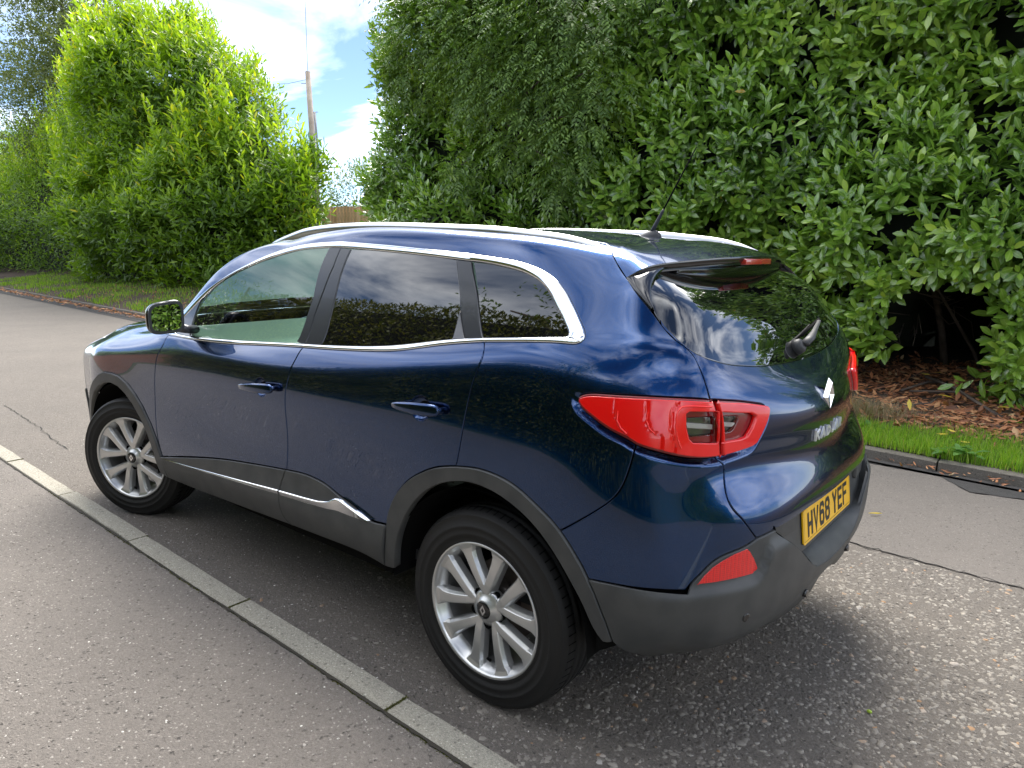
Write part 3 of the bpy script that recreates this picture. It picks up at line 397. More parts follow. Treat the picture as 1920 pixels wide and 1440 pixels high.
def tube(name,path,rad,mat,parent=None,seg=10,both=False,flat=None,caps=True):
    path=np.array(path,float); n=len(path); rad=np.broadcast_to(np.array(rad,float),(n,)); V=[];F=[]
    T=np.gradient(path,axis=0); T/=np.linalg.norm(T,axis=1)[:,None]+1e-9
    up=np.array([0,0,1.]) if abs(T[0,2])<.9 else np.array([0,1.,0])
    for i in range(n):
        s=np.cross(T[i],up); s/=np.linalg.norm(s)+1e-9; u_=np.cross(s,T[i]); up=u_ if abs(T[0,2])<.9 else up
        for k in range(seg):
            a=2*math.pi*k/seg; f=flat or 1.0; V.append(path[i]+rad[i]*(math.cos(a)*s+math.sin(a)*u_*f))
    for i in range(n-1):
        for k in range(seg): F.append((i*seg+k,i*seg+(k+1)%seg,(i+1)*seg+(k+1)%seg,(i+1)*seg+k))
    if caps: F+= [tuple(range(seg))[::-1],tuple((n-1)*seg+k for k in range(seg))]
    V=np.array(V); o=mesh(name,V,F,mat,parent[0] if isinstance(parent,tuple) else parent)
    if both:
        V2,_,F2=mirrored(V,None,F); return o,mesh(name,V2,F2,mat,parent[1] if isinstance(parent,tuple) else parent)
    return o
def boxes(name,L_,mat,parent=None,bev=0.,smooth=False):
    """L_: (x0,x1,y0,y1,z0,z1)"""
    V=[];F=[]
    for (x0,x1,y0,y1,z0,z1) in L_:
        b=len(V); V+=[(x0,y0,z0),(x1,y0,z0),(x1,y1,z0),(x0,y1,z0),(x0,y0,z1),(x1,y0,z1),(x1,y1,z1),(x0,y1,z1)]
        F+=[tuple(b+i for i in f) for f in ((3,2,1,0),(4,5,6,7),(0,1,5,4),(1,2,6,5),(2,3,7,6),(3,0,4,7))]
    o=mesh(name,V,F,mat,parent,smooth=smooth)
    if bev:
        m=o.modifiers.new('b','BEVEL'); m.width=bev; m.segments=3; o.data.polygons.foreach_set('use_smooth',[True]*len(o.data.polygons))
    return o
# ------------------------------------------------------------------ the car
car=empty('parked_car',(1.3,0,0)); tag(car,'dark metallic blue family car parked beside the kerb, front wheels turned towards the pavement','car')
class _C:   # children are built in world space; keep them there
    pass
CARCH=[]
def fixparent():
    inv=Matrix.Translation((-1.3,0,0))
    for o in car.children: o.matrix_parent_inverse=inv
v=KV
# the paint dips into a ledge along the lower edge of the tail lamps
_lb=np.array(CURVES['lamp_b1']+CURVES['lamp_b2'][1:]+CURVES['lampi'][::-1][1:9]); _LB3=S(*_resamp(_lb,n=160).T)
def _sstep(x): x=np.clip(x,0,1); return x*x*(3-2*x)
def ledge(u,v_):
    P=S(u,v_); o=np.zeros(len(u)); k=(P[:,2]>.80)&(P[:,2]<1.2)&(P[:,0]<-.2)
    if k.any():
        d=np.sqrt(((P[k][:,None]-_LB3[None])**2).sum(2).min(1)); o[k]=-.013*(1-_sstep(d/.024))*(1-_sstep((P[k][:,2]-1.005)/.03)*(u[k]>16))
    return o
def _ledge_pts():
    uv=_resamp(_lb,n=110); P,n,du,dv=S(uv[:,0],uv[:,1],True); t=np.gradient(P,axis=0); w=np.cross(n,t); w/=np.linalg.norm(w,axis=1)[:,None]; out=[]
    for i in range(len(uv)):
        J=np.stack([du[i],dv[i]],1)
        for d in (.003,.007,.011,.015,.019,.024,.030):
            for sg in (1,-1): out.append(uv[i]+np.linalg.lstsq(J,w[i]*d*sg,rcond=None)[0])
    return np.array(out)
LPTS=_ledge_pts()
def panel_n(o,fn):
    """replace the shading normals of a pair of window panes by those of one smooth pane"""
    for ob,sg in ((o[0],1),(o[1],-1)):
        me=ob.data; co=np.array([v.co[:] for v in me.vertices]); nn=np.array([c_.vector[:] for c_ in me.corner_normals]); li=np.array([l.vertex_index for l in me.loops])
        q=co[li]*[1,sg,1]; g=fn(q)*[1,sg,1]; k=(nn*g).sum(1)>.8; nn[k]=g[k]; me.normals_split_custom_set([tuple(x) for x in nn])
    return o
def pane(q):
    x,z=q[:,0],q[:,2]; dx=-.07*(x-.9); dz=-(.235+.34*(z-1.18)); n=np.stack([-dx,np.ones(len(q)),-dz],1); return n/np.linalg.norm(n,axis=1)[:,None]
# lower doors
haf=CURVES['@h_f']; har=CURVES['@h_r']
def ell(c,ru,rv,n=40): 
    t=np.linspace(0,2*np.pi,n,endpoint=False); return np.stack([c[0]+ru*np.cos(t),c[1]+rv*np.sin(t)],1)
def radii(c,rx,rz):
    _,_,du,dv=S([c[0]],[c[1]],True); return rx/np.linalg.norm(du[0]),rz/np.linalg.norm(dv[0])
rf=radii(haf,.044,.040); rr=radii(har,.046,.042)
ef=ell(haf,*rf); er=ell(har,*rr)
fdoor=panel('front_door',PAINT,['fd','cl_f','-bs1','-belt_f'],car,holes=[ef])
rdoor=panel('rear_door',PAINT,['bs1','cl_r','ar_o1','-cs','-belt_r'],car,holes=[er])
wing=panel('front_wing',PAINT,['-fd',[(4.8,7.45),(3.3,6.95),(2.55,6.5),(2.35,6.15)],[(2.95,5.9),(2.85,5.2),(3.15,4.2),(3.3,3.3)],[CURVES['af_o'][-2]],[p for p in CURVES['af_o'][::-1][1:]],[CURVES['fd'][-1]]],car)
side=panel('body_side',PAINT,['tg1','-lamp_t','lamp_b1','-rb_seam','-ar_o2','-cs','belt_q','dlo_q','dlo_r','dlo_f',[(4.75,7.5),(3.95,7.62)],[(3.95,7.62),(3.95,10.0),(4.1,11.0),(5.2,11.4),(8,11.4),(11,11.4),(14.55,11.3)]],car,gap=.0015,off=ledge,h=.022,extra=LPTS)
hood=panel('bonnet',PAINT,[[(2.3,6.15),(2.5,6.5),(3.3,6.95),(4.8,7.45)],[(4.8,7.45),(2.5,7.36),(0,7.36)],('free',[(0,7.36),(0,5.8)]),[(0,5.8),(1.6,5.9),(2.3,6.15)]],car,sym=True)
roof=panel('roof',PAINT,[[(0,11.15),(2.5,11.15),(4.1,11.05),(5.2,11.45),(8,11.45),(11,11.45),(14.5,11.4)],'seamr',[(15.1485,13.8325),(16.2,14.25),(17,14.34),(18,14.36)],('free',[(18,14.36),(18,15),(0,15),(0,11.15)])],car,sym=True)
fb=panel('front_bumper',PAINT,[[(3.3,3.2),(3.15,4.2),(2.85,5.15),(1.7,5.15),(1.6,5.8),(0,5.75)],('free',[(0,5.75),(0,2.6)]),[(0,2.6),(2.6,2.6),(3.3,3.2)]],car,sym=True)
fbl=panel('front_skirt',GREY,[[(3.62,.4),(3.45,1.6),(3.28,3.15),(2.6,2.57),(0,2.57)],('free',[(0,2.57),(0,.1)]),[(0,.1),(2.5,.1),(3.62,.4)]],car,sym=True,off=.006)
panel('headlamp',pmat('headlamp_clear',(.55,.58,.6),.06,metal=.7,coat=1),[[(1.75,5.2),(2.82,5.2),(2.92,5.9),(2.35,6.1),(1.65,5.78)]],car,off=.002)
scut=panel('scuttle',MATT,[[(0,7.38),(2.5,7.38),(4.7,7.48),(3.95,7.6),(2.5,7.6),(0,7.6)],('free',[(0,7.6),(0,7.38)])],car,sym=True,off=-.006)
wsc=panel('windscreen',GLASS,[[(0,7.62),(2.5,7.62),(3.9,7.65),(3.9,10.0),(4.05,11.0),(2.5,11.1),(0,11.1)],('free',[(0,11.1),(0,7.62)])],car,sym=True,off=-.003,depth=.004)
# tailgate and rear glass
tail=panel('tailgate',PAINT,[[CURVES['tg1'][9]],CURVES['tg1'][9:],'lampi','tg2',[(16.05,3.62),(16.18,3.655),(16.34,3.70),(17.1,3.76),(18,3.78)],('free',[(18,3.78),(18,7.02)]),[(18,7.02),(17.4,7.025),(16.7859,7.0255)],'-glassr',[CURVES['tg1'][6]]] if False else
  [CURVES['tg1'][6:],'lampi','tg2',[(16.05,3.62),(16.18,3.66),(16.34,3.70),(17.1,3.76),(18,3.78)],('free',[(18,3.78),(18,7.02)]),[(18,7.02),(17.4,7.025),(16.7859,7.0255)],CURVES['glassr'][::-1][:10]],car,sym=True,off=ledge,h=.022,extra=LPTS)
rglass=panel('rear_window',TINT,['glassr',[(16.7859,7.0255),(17.4,7.02),(18,7.015)],('free',[(18,7.015),(18,10.9)]),[(18,10.9),(16.2,10.6),(15.25,9.9)]],car,sym=True,off=-.002,gap=.001,depth=.006)
# rear bumper
rb=panel('rear_bumper_upper',PAINT,['rb_seam','lamp_b2','tg2','-rbr','-rbl','-ar_o3'],car,off=ledge,h=.02,extra=LPTS)
_cre=np.array(CURVES['crest'])
def _sg(x): return 1/(1+np.exp(-np.clip(x,-40,40)))
def boff(u,v_):
    vl=2.56+1.5*_sg((u-16.2)/.05)
    return .005+.021*_sg((vl-v_)/.055)*_sg((u-14.75)/.16)*_sg((v_+.2)/.3)*(1-(1-_sg((3.42-v_)/.07))*(u>15.7))+.006*np.exp(-((v_-1.9)/.5)**2)*_sg((u-16.9)/.2)
bump_items=['-ar_o4','rbl','rbr',[(16.2,3.67),(16.3348,3.72)],'crest',[(17.2835,1.9321),(17.6,1.80),(18,1.76)],('free',[(18,1.76),(18,1.36)]),[(18,1.36),(17.3,1.36),(16.8,1.25),(16.3,.62),(15.9,.22),(15.5,.02),(14.9,.02)],[CURVES['ar_o4'][-1]]]
gb=panel('rear_bumper_lower',GREY,bump_items,car,sym=True,off=boff,h=.014)
pass

shp=panel('bumper_shelf',GREY,[[(15.85,3.25),(16.9,3.25),(16.9,3.95),(15.85,3.95)]],(gb,gb),off=-.008)
C_=CURVES
# ---- windows, pillars, chrome
panel_n(panel('window_glass',GLASS,['dlo_f_in',['@x'] and [C_['belt_f_in'][1]],[C_['@s2']],C_['belt_f_in'][1:],[C_['@g_f3']],[C_['@g_f2']],[C_['@g_f1']]] if False else
 [[C_['@g_f1']],C_['dlo_f_in'][1:10],[C_['@s2']],C_['belt_f_in'][2:5],[C_['@g_f3']],[C_['@g_f2']]],fdoor,off=-.002,depth=.003,gap=.0),pane)
panel_n(panel('pillar_trim',SATIN,[C_['dlo_f_in'][0:2],[C_['@g_f2']],[C_['@g_f3']],[C_['belt_f_in'][5]],C_['bs_up'][1:4]],fdoor,off=.0015),pane)
panel('mirror_base',SATIN,[C_['dlo_f_in'][9:],C_['belt_f_in'][1:2],[C_['@s2']]],fdoor,off=.002)
panel_n(panel('pillar_trim',SATIN,[[C_['dlo_r_in'][-1]],C_['bs_up'][1:4][::-1],[C_['belt_r_in'][0]],[C_['@p_r3']],[C_['@p_r2']],[C_['@p_r1']]],rdoor,off=.0015),pane)
panel_n(panel('window_glass',TINT,[[C_['@p_r1']],[C_['@p_r2']],[C_['@p_r3']],C_['belt_r_in'][1:8],[C_['@c4']],[C_['@c3']],[C_['@c2']],[C_['@c1']],C_['dlo_r_in'][1:5]],rdoor,off=-.002,depth=.004,gap=0.),pane)
panel_n(panel('pillar_trim',SATIN,[[C_['@c1']],[C_['@c2']],[C_['@c3']],[C_['@c5']],[C_['belt_r_in'][-1]],C_['cs_up'][1:3],[C_['dlo_r_in'][0]]],rdoor,off=.0015),pane)
panel('corner_trim',SATIN,[[C_['@c3']],[C_['@c4']],[C_['@c5']]],rdoor,off=.001)
panel_n(panel('quarter_window',TINT,[[C_['@q1']],[C_['@q2']],[C_['@q3']],C_['belt_q_in'][1:],C_['dlo_q_in'][1:-1]],side,off=-.002,depth=.004,gap=0.),pane)
strip('chrome_trim',CHROME,'dlo_f','dlo_f_in',fdoor); strip('chrome_trim',CHROME,'dlo_r','dlo_r_in',rdoor)
strip('chrome_trim',CHROME,'dlo_q','dlo_q_in',side,crown=.007); strip('chrome_trim',CHROME,'belt_q','belt_q_in',side)
strip('chrome_trim',CHROME,'belt_f','belt_f_in',fdoor); strip('chrome_trim',CHROME,'belt_r','belt_r_in',rdoor)
# ---- cladding
def coff(u,v_): return .007+.012*np.exp(-((v_-1.75)/.5)**2)
panel('door_cladding',GREY,['fd2','sb_f','-bs2','-cl_f'],fdoor,off=coff)
panel('door_cladding',GREY,['bs2','sb_r','-ar_e','-cl_r'],rdoor,off=coff)
def cstrip(px_top,px_bot,par):
    return strip('chrome_strip',CHROME,px_top,px_bot,par,off=.022,off2=.009,crown=.0004)
cstrip('cs_ft','cs_fb',fdoor); cstrip('cs_rt','cs_rb',rdoor)
def aoff(u,v_): return np.full(len(u),.010)
arch=panel('wheel_arch_trim',GREY,['-ar_e','ar_o1','ar_o2','ar_o3','ar_o4','ar_b','ar_i','ar_b2'],car,off=.009,depth=.03)
panel('wheel_arch_trim',GREY,['-fd2',C_['af_o'],C_['af_i'][::-1]],car,off=.009,depth=.03)
# ---- tail lamps, reflectors
lin=[C_['insert']]
def lred(c): return np.array(c)
def smooth_in(d,a): return 1/(1+np.exp(-d/a))
def loff(u,v_,b=.010):
    o=np.full(len(u),b)
    for k,st in (('lred1',.004),('lred2',.0035),('lred3',.003)):
        c=np.array(C_[k]); uc=np.interp(v_,c[::-1,1],c[::-1,0]); x=(u-uc)*.25; o=o+st*smooth_in(x,.0022)-.0028*np.exp(-(x/.0028)**2)
    return o
_ins=np.array(C_['surround']); 
def clip_u(poly,u0,left=True):
    poly=np.array(poly); out=[]
    for i in range(len(poly)):
        a,b=poly[i],poly[(i+1)%len(poly)]; ina=(a[0]<=u0) if left else (a[0]>=u0); inb=(b[0]<=u0) if left else (b[0]>=u0)
        if ina: out.append(a)
        if ina!=inb: t=(u0-a[0])/(b[0]-a[0]); out.append(a+t*(b-a))
    return np.array(out)
um=np.mean([c[0] for c in C_['lamp_m']])
sL=clip_u(_ins,um-.03); sR=clip_u(_ins,um+.03,False)
lampL=panel('tail_lamp',RED2,['lamp_t','lamp_m','-lamp_b2','-lamp_b1'],car,off=.003,holes=[[list(map(tuple,sL))]],h=.012,bh=.009,gap=.002,edge=.004,depth=.02)
lampR=panel('tail_lamp',RED2,['lampi','-lamp_m'],tail,off=.003,holes=[[list(map(tuple,sR))]],h=.012,bh=.009,gap=.002,edge=.004,depth=.02)
panel('lamp_lens',RED,['lamp_t','lamp_m','-lamp_b2','-lamp_b1'],lampL,off=loff,holes=[[list(map(tuple,sL))]],h=.006,bh=.007,gap=.009,edge=.003,depth=.008)
panel('lamp_lens',RED,['lampi','-lamp_m'],lampR,off=.0195,holes=[[list(map(tuple,sR))]],h=.010,bh=.008,gap=.008,edge=.003,depth=.016)
iL=clip_u(C_['insert'],um-.03); iR=clip_u(C_['insert'],um+.03,False)
SILV=pmat('lamp_reflector_silver',(.80,.76,.72),.3,metal=.35); SMOKE=pmat('lamp_smoked',(.16,.145,.135),.12,metal=.5,coat=1)
for (s_,i_,par) in ((sL,iL,lampL),(sR,iR,lampR)):
    panel('lamp_surround',RED2,[list(map(tuple,s_))],par,off=.002,gap=-.002,h=.012,holes=[[list(map(tuple,i_))]],bh=.007,depth=.012)
    lo_,hi_=i_[:,1].min(),i_[:,1].max(); z1,z2=lo_+(hi_-lo_)*.40,lo_+(hi_-lo_)*.63
    for a1,a2,mt,of in ((lo_-1,z1,SMOKE,-.012),(z1,z2,SILV,-.003),(z2,hi_+1,SMOKE,-.012)):
        q=i_.copy(); q[:,1]=np.clip(q[:,1],a1,a2); panel('lamp_reflector',mt,[list(map(tuple,q))],par,off=of,gap=0,h=.012,bh=.007)
    panel('clear_lens',LENS,[list(map(tuple,i_))],par,off=.006,gap=0,h=.012,bh=.007,depth=.001)
panel('bumper_reflector',REDR,[C_['refl']],car,off=.007,bh=.008,h=.015,edge=.003)
LG=red_mat('lamp_light_guide',(.95,.02,.015))
for nm in ('lg1','lg2','lg3'):
    a_=np.array(C_[nm]); t_=np.gradient(a_*[SU,SV],axis=0); n_=np.stack([-t_[:,1],t_[:,0]],1); n_/=np.linalg.norm(n_,axis=1)[:,None]; n_=n_/[SU,SV]
    strip('light_guide',LG,a_-n_*.0016,a_+n_*.0016,lampL if nm!='lg3' else lampL,off=.0215 if nm=='lg1' else .0165,crown=.0018)
# ---- front wheels' and rear wheels' wells
def well(x,name='wheel_well'):
    G=[]
    for y in (.885,.60):
        G.append([(x+.415*math.cos(a),y,.33+.415*math.sin(a)) for a in np.linspace(.0,math.pi,28)])
    G.append([(x+.0*math.cos(a),.60,.33) for a in np.linspace(.0,math.pi,28)])
    gridmesh(name,G,MATT,car)
well(0); well(2.655)
# ---- dark inner shell behind the seams
uu=np.linspace(2.6,18,150); vv=np.linspace(0.9,7.3,60); U_,V_=np.meshgrid(uu,vv); P,n,_,_=S(U_.ravel(),V_.ravel(),True); P=P-n*.020; a,b=len(vv),len(uu); F=[]
cu=P.reshape(a,b,3)
for i in range(a-1):
    for j in range(b-1):
        c=cu[i:i+2,j:j+2].reshape(-1,3)
        if uu[j]>15.9 and vv[i]<4.0: continue
        if min(np.hypot(c[:,0],c[:,2]-.33).min(),np.hypot(c[:,0]-2.655,c[:,2]-.33).min())<.425 and c[:,1].min()>.5: continue
        F.append((i*b+j,i*b+j+1,(i+1)*b+j+1,(i+1)*b+j))
P[:,1]=np.maximum(P[:,1],0)
V2,_,F2=mirrored(P,None,F); mesh('inner_shell',np.concatenate([P,V2]),F+[tuple(i+len(P) for i in f) for f in F2],MATT,car)
boxes('underbody',[(-.45,3.30,-.60,.60,.26,.38),(.48,2.15,-.83,.83,.30,.42),(-.66,-.45,-.55,.55,.36,.5)],MATT,car)
# ---- door handles
for key,par,(ea,rad_),ll in (('h_f',fdoor,(ef,rf),('@hf_a','@hf_b')),('h_r',rdoor,(er,rr),('@hr_a','@hr_b'))):
    c=np.array(C_['@'+key]); G=[]
    for s_,dp in ((1.02,-.001),(.97,-.006),(.85,-.014),(.6,-.020),(.3,-.022),(.01,-.022)):
        e=ell(c,rad_[0]*s_,rad_[1]*s_); Pp,nn,_,_=S(e[:,0],e[:,1],True); G.append(Pp+nn*dp)
    G=np.array(G); G=np.concatenate([G,G[:,:1]],1)
    gridmesh('handle_recess',G,PAINT,par,flip=True)
    a_=S(*[[q] for q in C_[ll[0]]])[0]; b_=S(*[[q] for q in C_[ll[1]]])[0]
    nrm=S([c[0]],[c[1]],True)[1][0]; ax=(b_-a_); Lh=np.linalg.norm(ax); ax/=Lh; upv=np.cross(ax,nrm); upv*=np.sign(upv[2])
    G=[]
    for t in np.linspace(0,1,22):
        w=1-abs(2*t-1)**6; hgt=(.0205-.004*(1-t)+.001)*max(w,.0)**.4; dep=.011*max(w,0)**.4
        hgt*=(.62+.38*min(1,t*1.8+.1)) 
        cc=a_+ax*Lh*t+nrm*(.020+.012*math.sin(math.pi*min(max(t,0.02),.98))**.6)
        G.append([cc+upv*hgt*np.sign(math.cos(p_))*abs(math.cos(p_))**.55+nrm*dep*np.sign(math.sin(p_))*abs(math.sin(p_))**.7 for p_ in np.linspace(0,2*np.pi,20,endpoint=False)])
    hd=gridmesh('door_handle',np.array(G),PAINT,par,closed=True,flip=False)
    for t in (.06,.94):
        q=a_+ax*Lh*t; tube('handle_foot',[q-nrm*.004,q+nrm*.030],[.010,.009],PAINT,par,both=True)
# ---- roof rails
rt=np.array([(1.60,1.50),(1.529,1.525),(1.371,1.559),(1.245,1.577),(1.015,1.589),(.728,1.589),(.457,1.58),(.215,1.57),(.069,1.557),(-.067,1.543),(-.163,1.525),(-.224,1.507),(-.275,1.487)])
tt=np.linspace(0,1,70); tk=np.linspace(0,1,len(rt)); A_=_spl_mat(tk)
def spl(y):
    G_=A_@y; i=np.clip(np.searchsorted(tk,tt,side='right')-1,0,len(tk)-2); h_=tk[i+1]-tk[i]; a=(tk[i+1]-tt)/h_; b=1-a
    return a*y[i]+b*y[i+1]+((a**3-a)*h_*h_/6)*G_[i]+((b**3-b)*h_*h_/6)*G_[i+1]
rx,rz=spl(rt[:,0]),spl(rt[:,1]); ry=np.interp(rx,[-.28,.2,1.1,1.6],[.572,.588,.588,.565]); G=[]
for i in range(len(rx)):
    e=min(1,min(i,len(rx)-1-i)/7); w=.009+.006*e; hh=.042
    prof=[(-w,-hh),(-w,-.012),(-w*.8,-.003),(-w*.3,0),(w*.3,0),(w*.8,-.003),(w,-.012),(w*1.1,-.020),(w*.95,-.024),(w*.95,-hh)]
    G.append([(rx[i],ry[i]+a,rz[i]+b) for a,b in prof])
rr_=gridmesh('roof_rail',np.array(G),RAILM,car,flip=True)
rr_[1].data.transform(Matrix.Translation((0,0,.011)))
# ---- spoiler
sa=np.array(C_['seamr']+[[16.2,14.25],[17,14.34],[18,14.36]]); sa=_resamp(sa,n=40); A3,an,_,_=S(sa[:,0],sa[:,1],True)
def onY(pts,n):
    pts=np.array(pts,float); s=np.r_[0,np.cumsum(np.linalg.norm(np.diff(pts,axis=0),axis=1))]; M_=_spl_mat(s); q=np.linspace(0,s[-1],n); G_=M_@pts
    i=np.clip(np.searchsorted(s,q,side='right')-1,0,len(s)-2); h_=s[i+1]-s[i]; a=(s[i+1]-q)/h_; b=1-a
    return a[:,None]*pts[i]+b[:,None]*pts[i+1]+((a**3-a)*h_*h_/6)[:,None]*G_[i]+((b**3-b)*h_*h_/6)[:,None]*G_[i+1]
B3=onY([(-.362,.668,1.416),(-.383,.625,1.436),(-.40,.56,1.449),(-.420,.49,1.455),(-.453,.36,1.462),(-.482,.20,1.469),(-.494,0,1.472)],40)
# left edge of the spoiler follows the shut line
Cc=np.array(C_['tg1'][:4]); C3,cn,_,_=S(Cc[:,0],Cc[:,1],True)
A3b=A3.copy()
G=[]; K=14
for k in range(K+1):
    t=k/K; row=A3*(1-t)+B3*t
    # crown so the top blends with the roof slope
    row=row+np.array([0,0,1])*(.020*math.sin(math.pi*t*.9))*(.35+.65*np.linspace(0,1,40)[:,None]**.5)
    G.append(row)
G=np.array(G)
# pull the outer column onto the shut line
seam=np.stack([np.interp(np.linspace(0,1,K+1),np.linspace(0,1,len(C3)),C3[:,i]) for i in range(3)],1); cs_=G[:,0]-seam
for k in range(K+1):
    G[k]-=cs_[k]*np.exp(-np.linspace(0,1,40)*7)[:,None]
G[:,:,:]+=0.0
lip=G[-1]
low=lip+np.array([.010,0,-.027]); low[:,2]+=.018*np.exp(-np.linspace(0,1,40)*14)
und=[lip,lip+np.array([-.002,0,-.006]),low,low+np.array([.010,0,-.002])]
gt=onY([(-.382,.655,1.395),(-.395,.60,1.402),(-.41,.5,1.408),(-.425,.3,1.412),(-.430,0,1.414)],40)
for t in (.35,.7,1.): und.append((low+np.array([.01,0,-.002]))*(1-t)+gt*t+np.array([0,0,.010*math.sin(math.pi*t)]))
def symgrid(name,G,mat,parent,flip):
    G=np.asarray(G); m=G[:,::-1][:,1:]*np.array([1,-1,1]); return gridmesh(name,np.concatenate([G,m],1),mat,parent,both=False,flip=flip)
sp=symgrid('roof_spoiler',G,PAINT,tail,True)
symgrid('spoiler_underside',und,BLACK,sp,True)
# gloss black side fins between shut line and glass
fi=np.array(C_['tg1'][3:6]); fi=_resamp(fi,n=16); Fi,fn,_,_=S(fi[:,0],fi[:,1],True)
fo=onY([(-.412,.500,1.4435),(-.4151,.545,1.4332),(-.4201,.585,1.4139),(-.432,.625,1.3864),(-.4586,.668,1.3338)],16)
mid=[Fi-fn*.012,Fi+fn*.001]+[Fi*(1-t)+fo*t+fn*(.010*math.sin(math.pi*t)) for t in (.25,.5,.75,1)]+[fo+np.array([.012,-.006,.0]),fo+np.array([.05,-.03,-.012])]
gridmesh('spoiler_fin',np.array(mid),BLACK,(sp,sp),flip=False)
# third brake light on the lip
boxes('brake_light',[(-.4985,-.470,-.115,.115,1.449,1.4685)],pmat('brake_light_lens',(.42,.03,.02),.25,coat=1),sp,bev=.003)
# ---- aerial
ab=np.array([-.105,0,0]); 
Pz=1.537
G=[]
for i,(t) in enumerate(np.linspace(0,1,9)):
    s_=math.cos(t*math.pi/2)**.7; G.append([(-.06+(-.045+.0)*t*.6+.055*s_*math.cos(a)-0.0, .022*s_*math.sin(a), Pz-.006+.040*t) for a in np.linspace(0,2*np.pi,20,endpoint=False)])
ant=gridmesh('aerial',np.array(G),pmat('aerial_rubber',(.03,.032,.036),.5),car,both=False,closed=True)
m0=np.array([-.075,0,Pz+.02]); d0=np.array([-.55,0,1.0]); d0/=np.linalg.norm(d0)
tube('aerial_mast',[m0,m0+d0*.03,m0+d0*.09,m0+d0*.10],[.0085,.0075,.0055,.004],MATS['aerial_rubber'],ant)
tube('aerial_whip',[m0+d0*.09,m0+d0*.25,m0+d0*.345],[.0032,.0028,.0022],MATT,ant,seg=6)
# ---- door mirror
mc=np.array([1.86,.962,1.168])
def blob(c,rx,ry,rz,p,rot=None,nu=26,nv=16,fx=None):
    G=[]
    sg=lambda a,e: np.sign(a)*abs(a)**e
    for i in range(nv+1):
        th=math.pi*(i/nv-.5); row=[]
        for j in range(nu):
            ph=2*math.pi*j/nu; q=np.array([rx*sg(math.cos(th),p)*sg(math.cos(ph),p),ry*sg(math.cos(th),p)*sg(math.sin(ph),p),rz*sg(math.sin(th),p)])
            if fx: q=fx(q)
            if rot is not None: q=rot@q
            row.append(c+q)
        G.append(row)
    return np.array(G)
def rz_(a): return np.array([[math.cos(a),-math.sin(a),0],[math.sin(a),math.cos(a),0],[0,0,1]])
def mfx(q):
    q=q.copy(); 
    if q[0]<0: q[0]*=.35
    q[2]*=1-.18*(q[1]/.12) if q[1]<0 else 1-.02*(q[1]/.12)
    q[2]+= -.012*(q[1]/.12); return q
MR=rz_(math.radians(-14)); mG=blob(mc,.070,.080,.074,.62,MR,fx=mfx)
mir=gridmesh('door_mirror',mG,BLACK,car,closed=True)
RT=np.array(Matrix.Rotation(math.radians(2.5),3,'Y'))
def mface(s_,dx,mat,name,th=.004):
    # rounded plate following the housing's rear face
    pts=[]
    for a in np.linspace(0,2*np.pi,36,endpoint=False):
        sg=lambda a_,e: np.sign(a_)*abs(a_)**e
        q=np.array([0,  .080*s_*sg(math.cos(a),.5),.074*s_*sg(math.sin(a),.5)]); q=mfx(q); q[0]=dx*.88; pts.append(MR@(RT@q)+mc)
    pts=np.array(pts); q2=pts+MR@np.array([th,0,0]); k=len(pts)
    V=np.concatenate([pts,q2]); F=[tuple(range(k))]+[(i,i+k,(i+1)%k+k,(i+1)%k) for i in range(k)]
    V2,_,F2=mirrored(V,None,F); a=mesh(name,V,F,mat,mir[0],smooth=False); mesh(name,V2,F2,mat,mir[1],smooth=False)
mface(.93,-.0335,SATIN,'mirror_bezel',.02); mface(.78,-.0355,MIRR,'mirror_glass')
tube('mirror_arm',[(1.86,.895,1.115),(1.87,.86,1.105),(1.90,.81,1.10)],[.03,.028,.030],SATIN,mir,both=True,flat=.7)
# ---- wiper
Pw,nw,_,_=S([18.0],[7.28],True); Pw=Pw[0]; nw=nw[0]
wp=tube('rear_wiper',[Pw-nw*.01,Pw+nw*.022,Pw+nw*.028],[.030,.024,.016],pmat('wiper_plastic',(.03,.031,.033),.5),car,seg=16)
tup=S([18.]*3,[7.3,7.9,8.3],True)
wd=np.array([0,-.92,.10])
arm=[Pw+nw*.03,Pw+nw*.036+np.array([.005,-.06,.012]),Pw+nw*.032+np.array([.02,-.16,.03]),Pw+nw*.028+np.array([.045,-.30,.055])]
tube('wiper_arm',arm,[.017,.016,.010,.007],MATS['wiper_plastic'],wp,flat=.6)
tube('wiper_blade',[Pw+nw*.018+np.array([.035,-.10,.02]),Pw+nw*.018+np.array([.055,-.36,.06])],[.006,.006],MATT,wp,seg=6)
# ---- badge: hollow upright rhombus
def ringmesh(name,outer,inner,base,mat,parent,h=.006):
    k=len(outer); o=np.array(outer); i_=np.array(inner); m_=(o+i_)/2
    def M(p,z): return np.array([base(y,zz,z) for y,zz in p])
    V=np.concatenate([M(o,-.004),M(m_,h),M(i_,-.004)]); F=[]
    for a in range(k):
        b=(a+1)%k; F+=[(a,b,k+b,k+a),(k+a,k+b,2*k+b,2*k+a)]
    return mesh(name,V,F,mat,parent,smooth=False)
zE=1.024
def tb(y,z,d):     # point on the tailgate skin at y,z, d metres proud
    vv_=np.linspace(5.2,7.0,40); Pp,nn,_,_=S(np.full(40,18-abs(y)*1.0/.29*.956/ .956*0+0),vv_,True) if False else S(np.full(40,18.-abs(y)/.31),vv_,True)
    k=np.argmin(abs(Pp[:,2]-z)); q=Pp[k]; return np.array([q[0]-d,y,z])
em=ringmesh('badge',[(0,.060),(-.044,0),(0,-.060),(.044,0)],[(0,.030),(-.022,0),(0,-.030),(.022,0)],lambda y,z,d: tb(0,zE,0)+np.array([-.001-d,y,z]),CHROME,tail,h=.010)
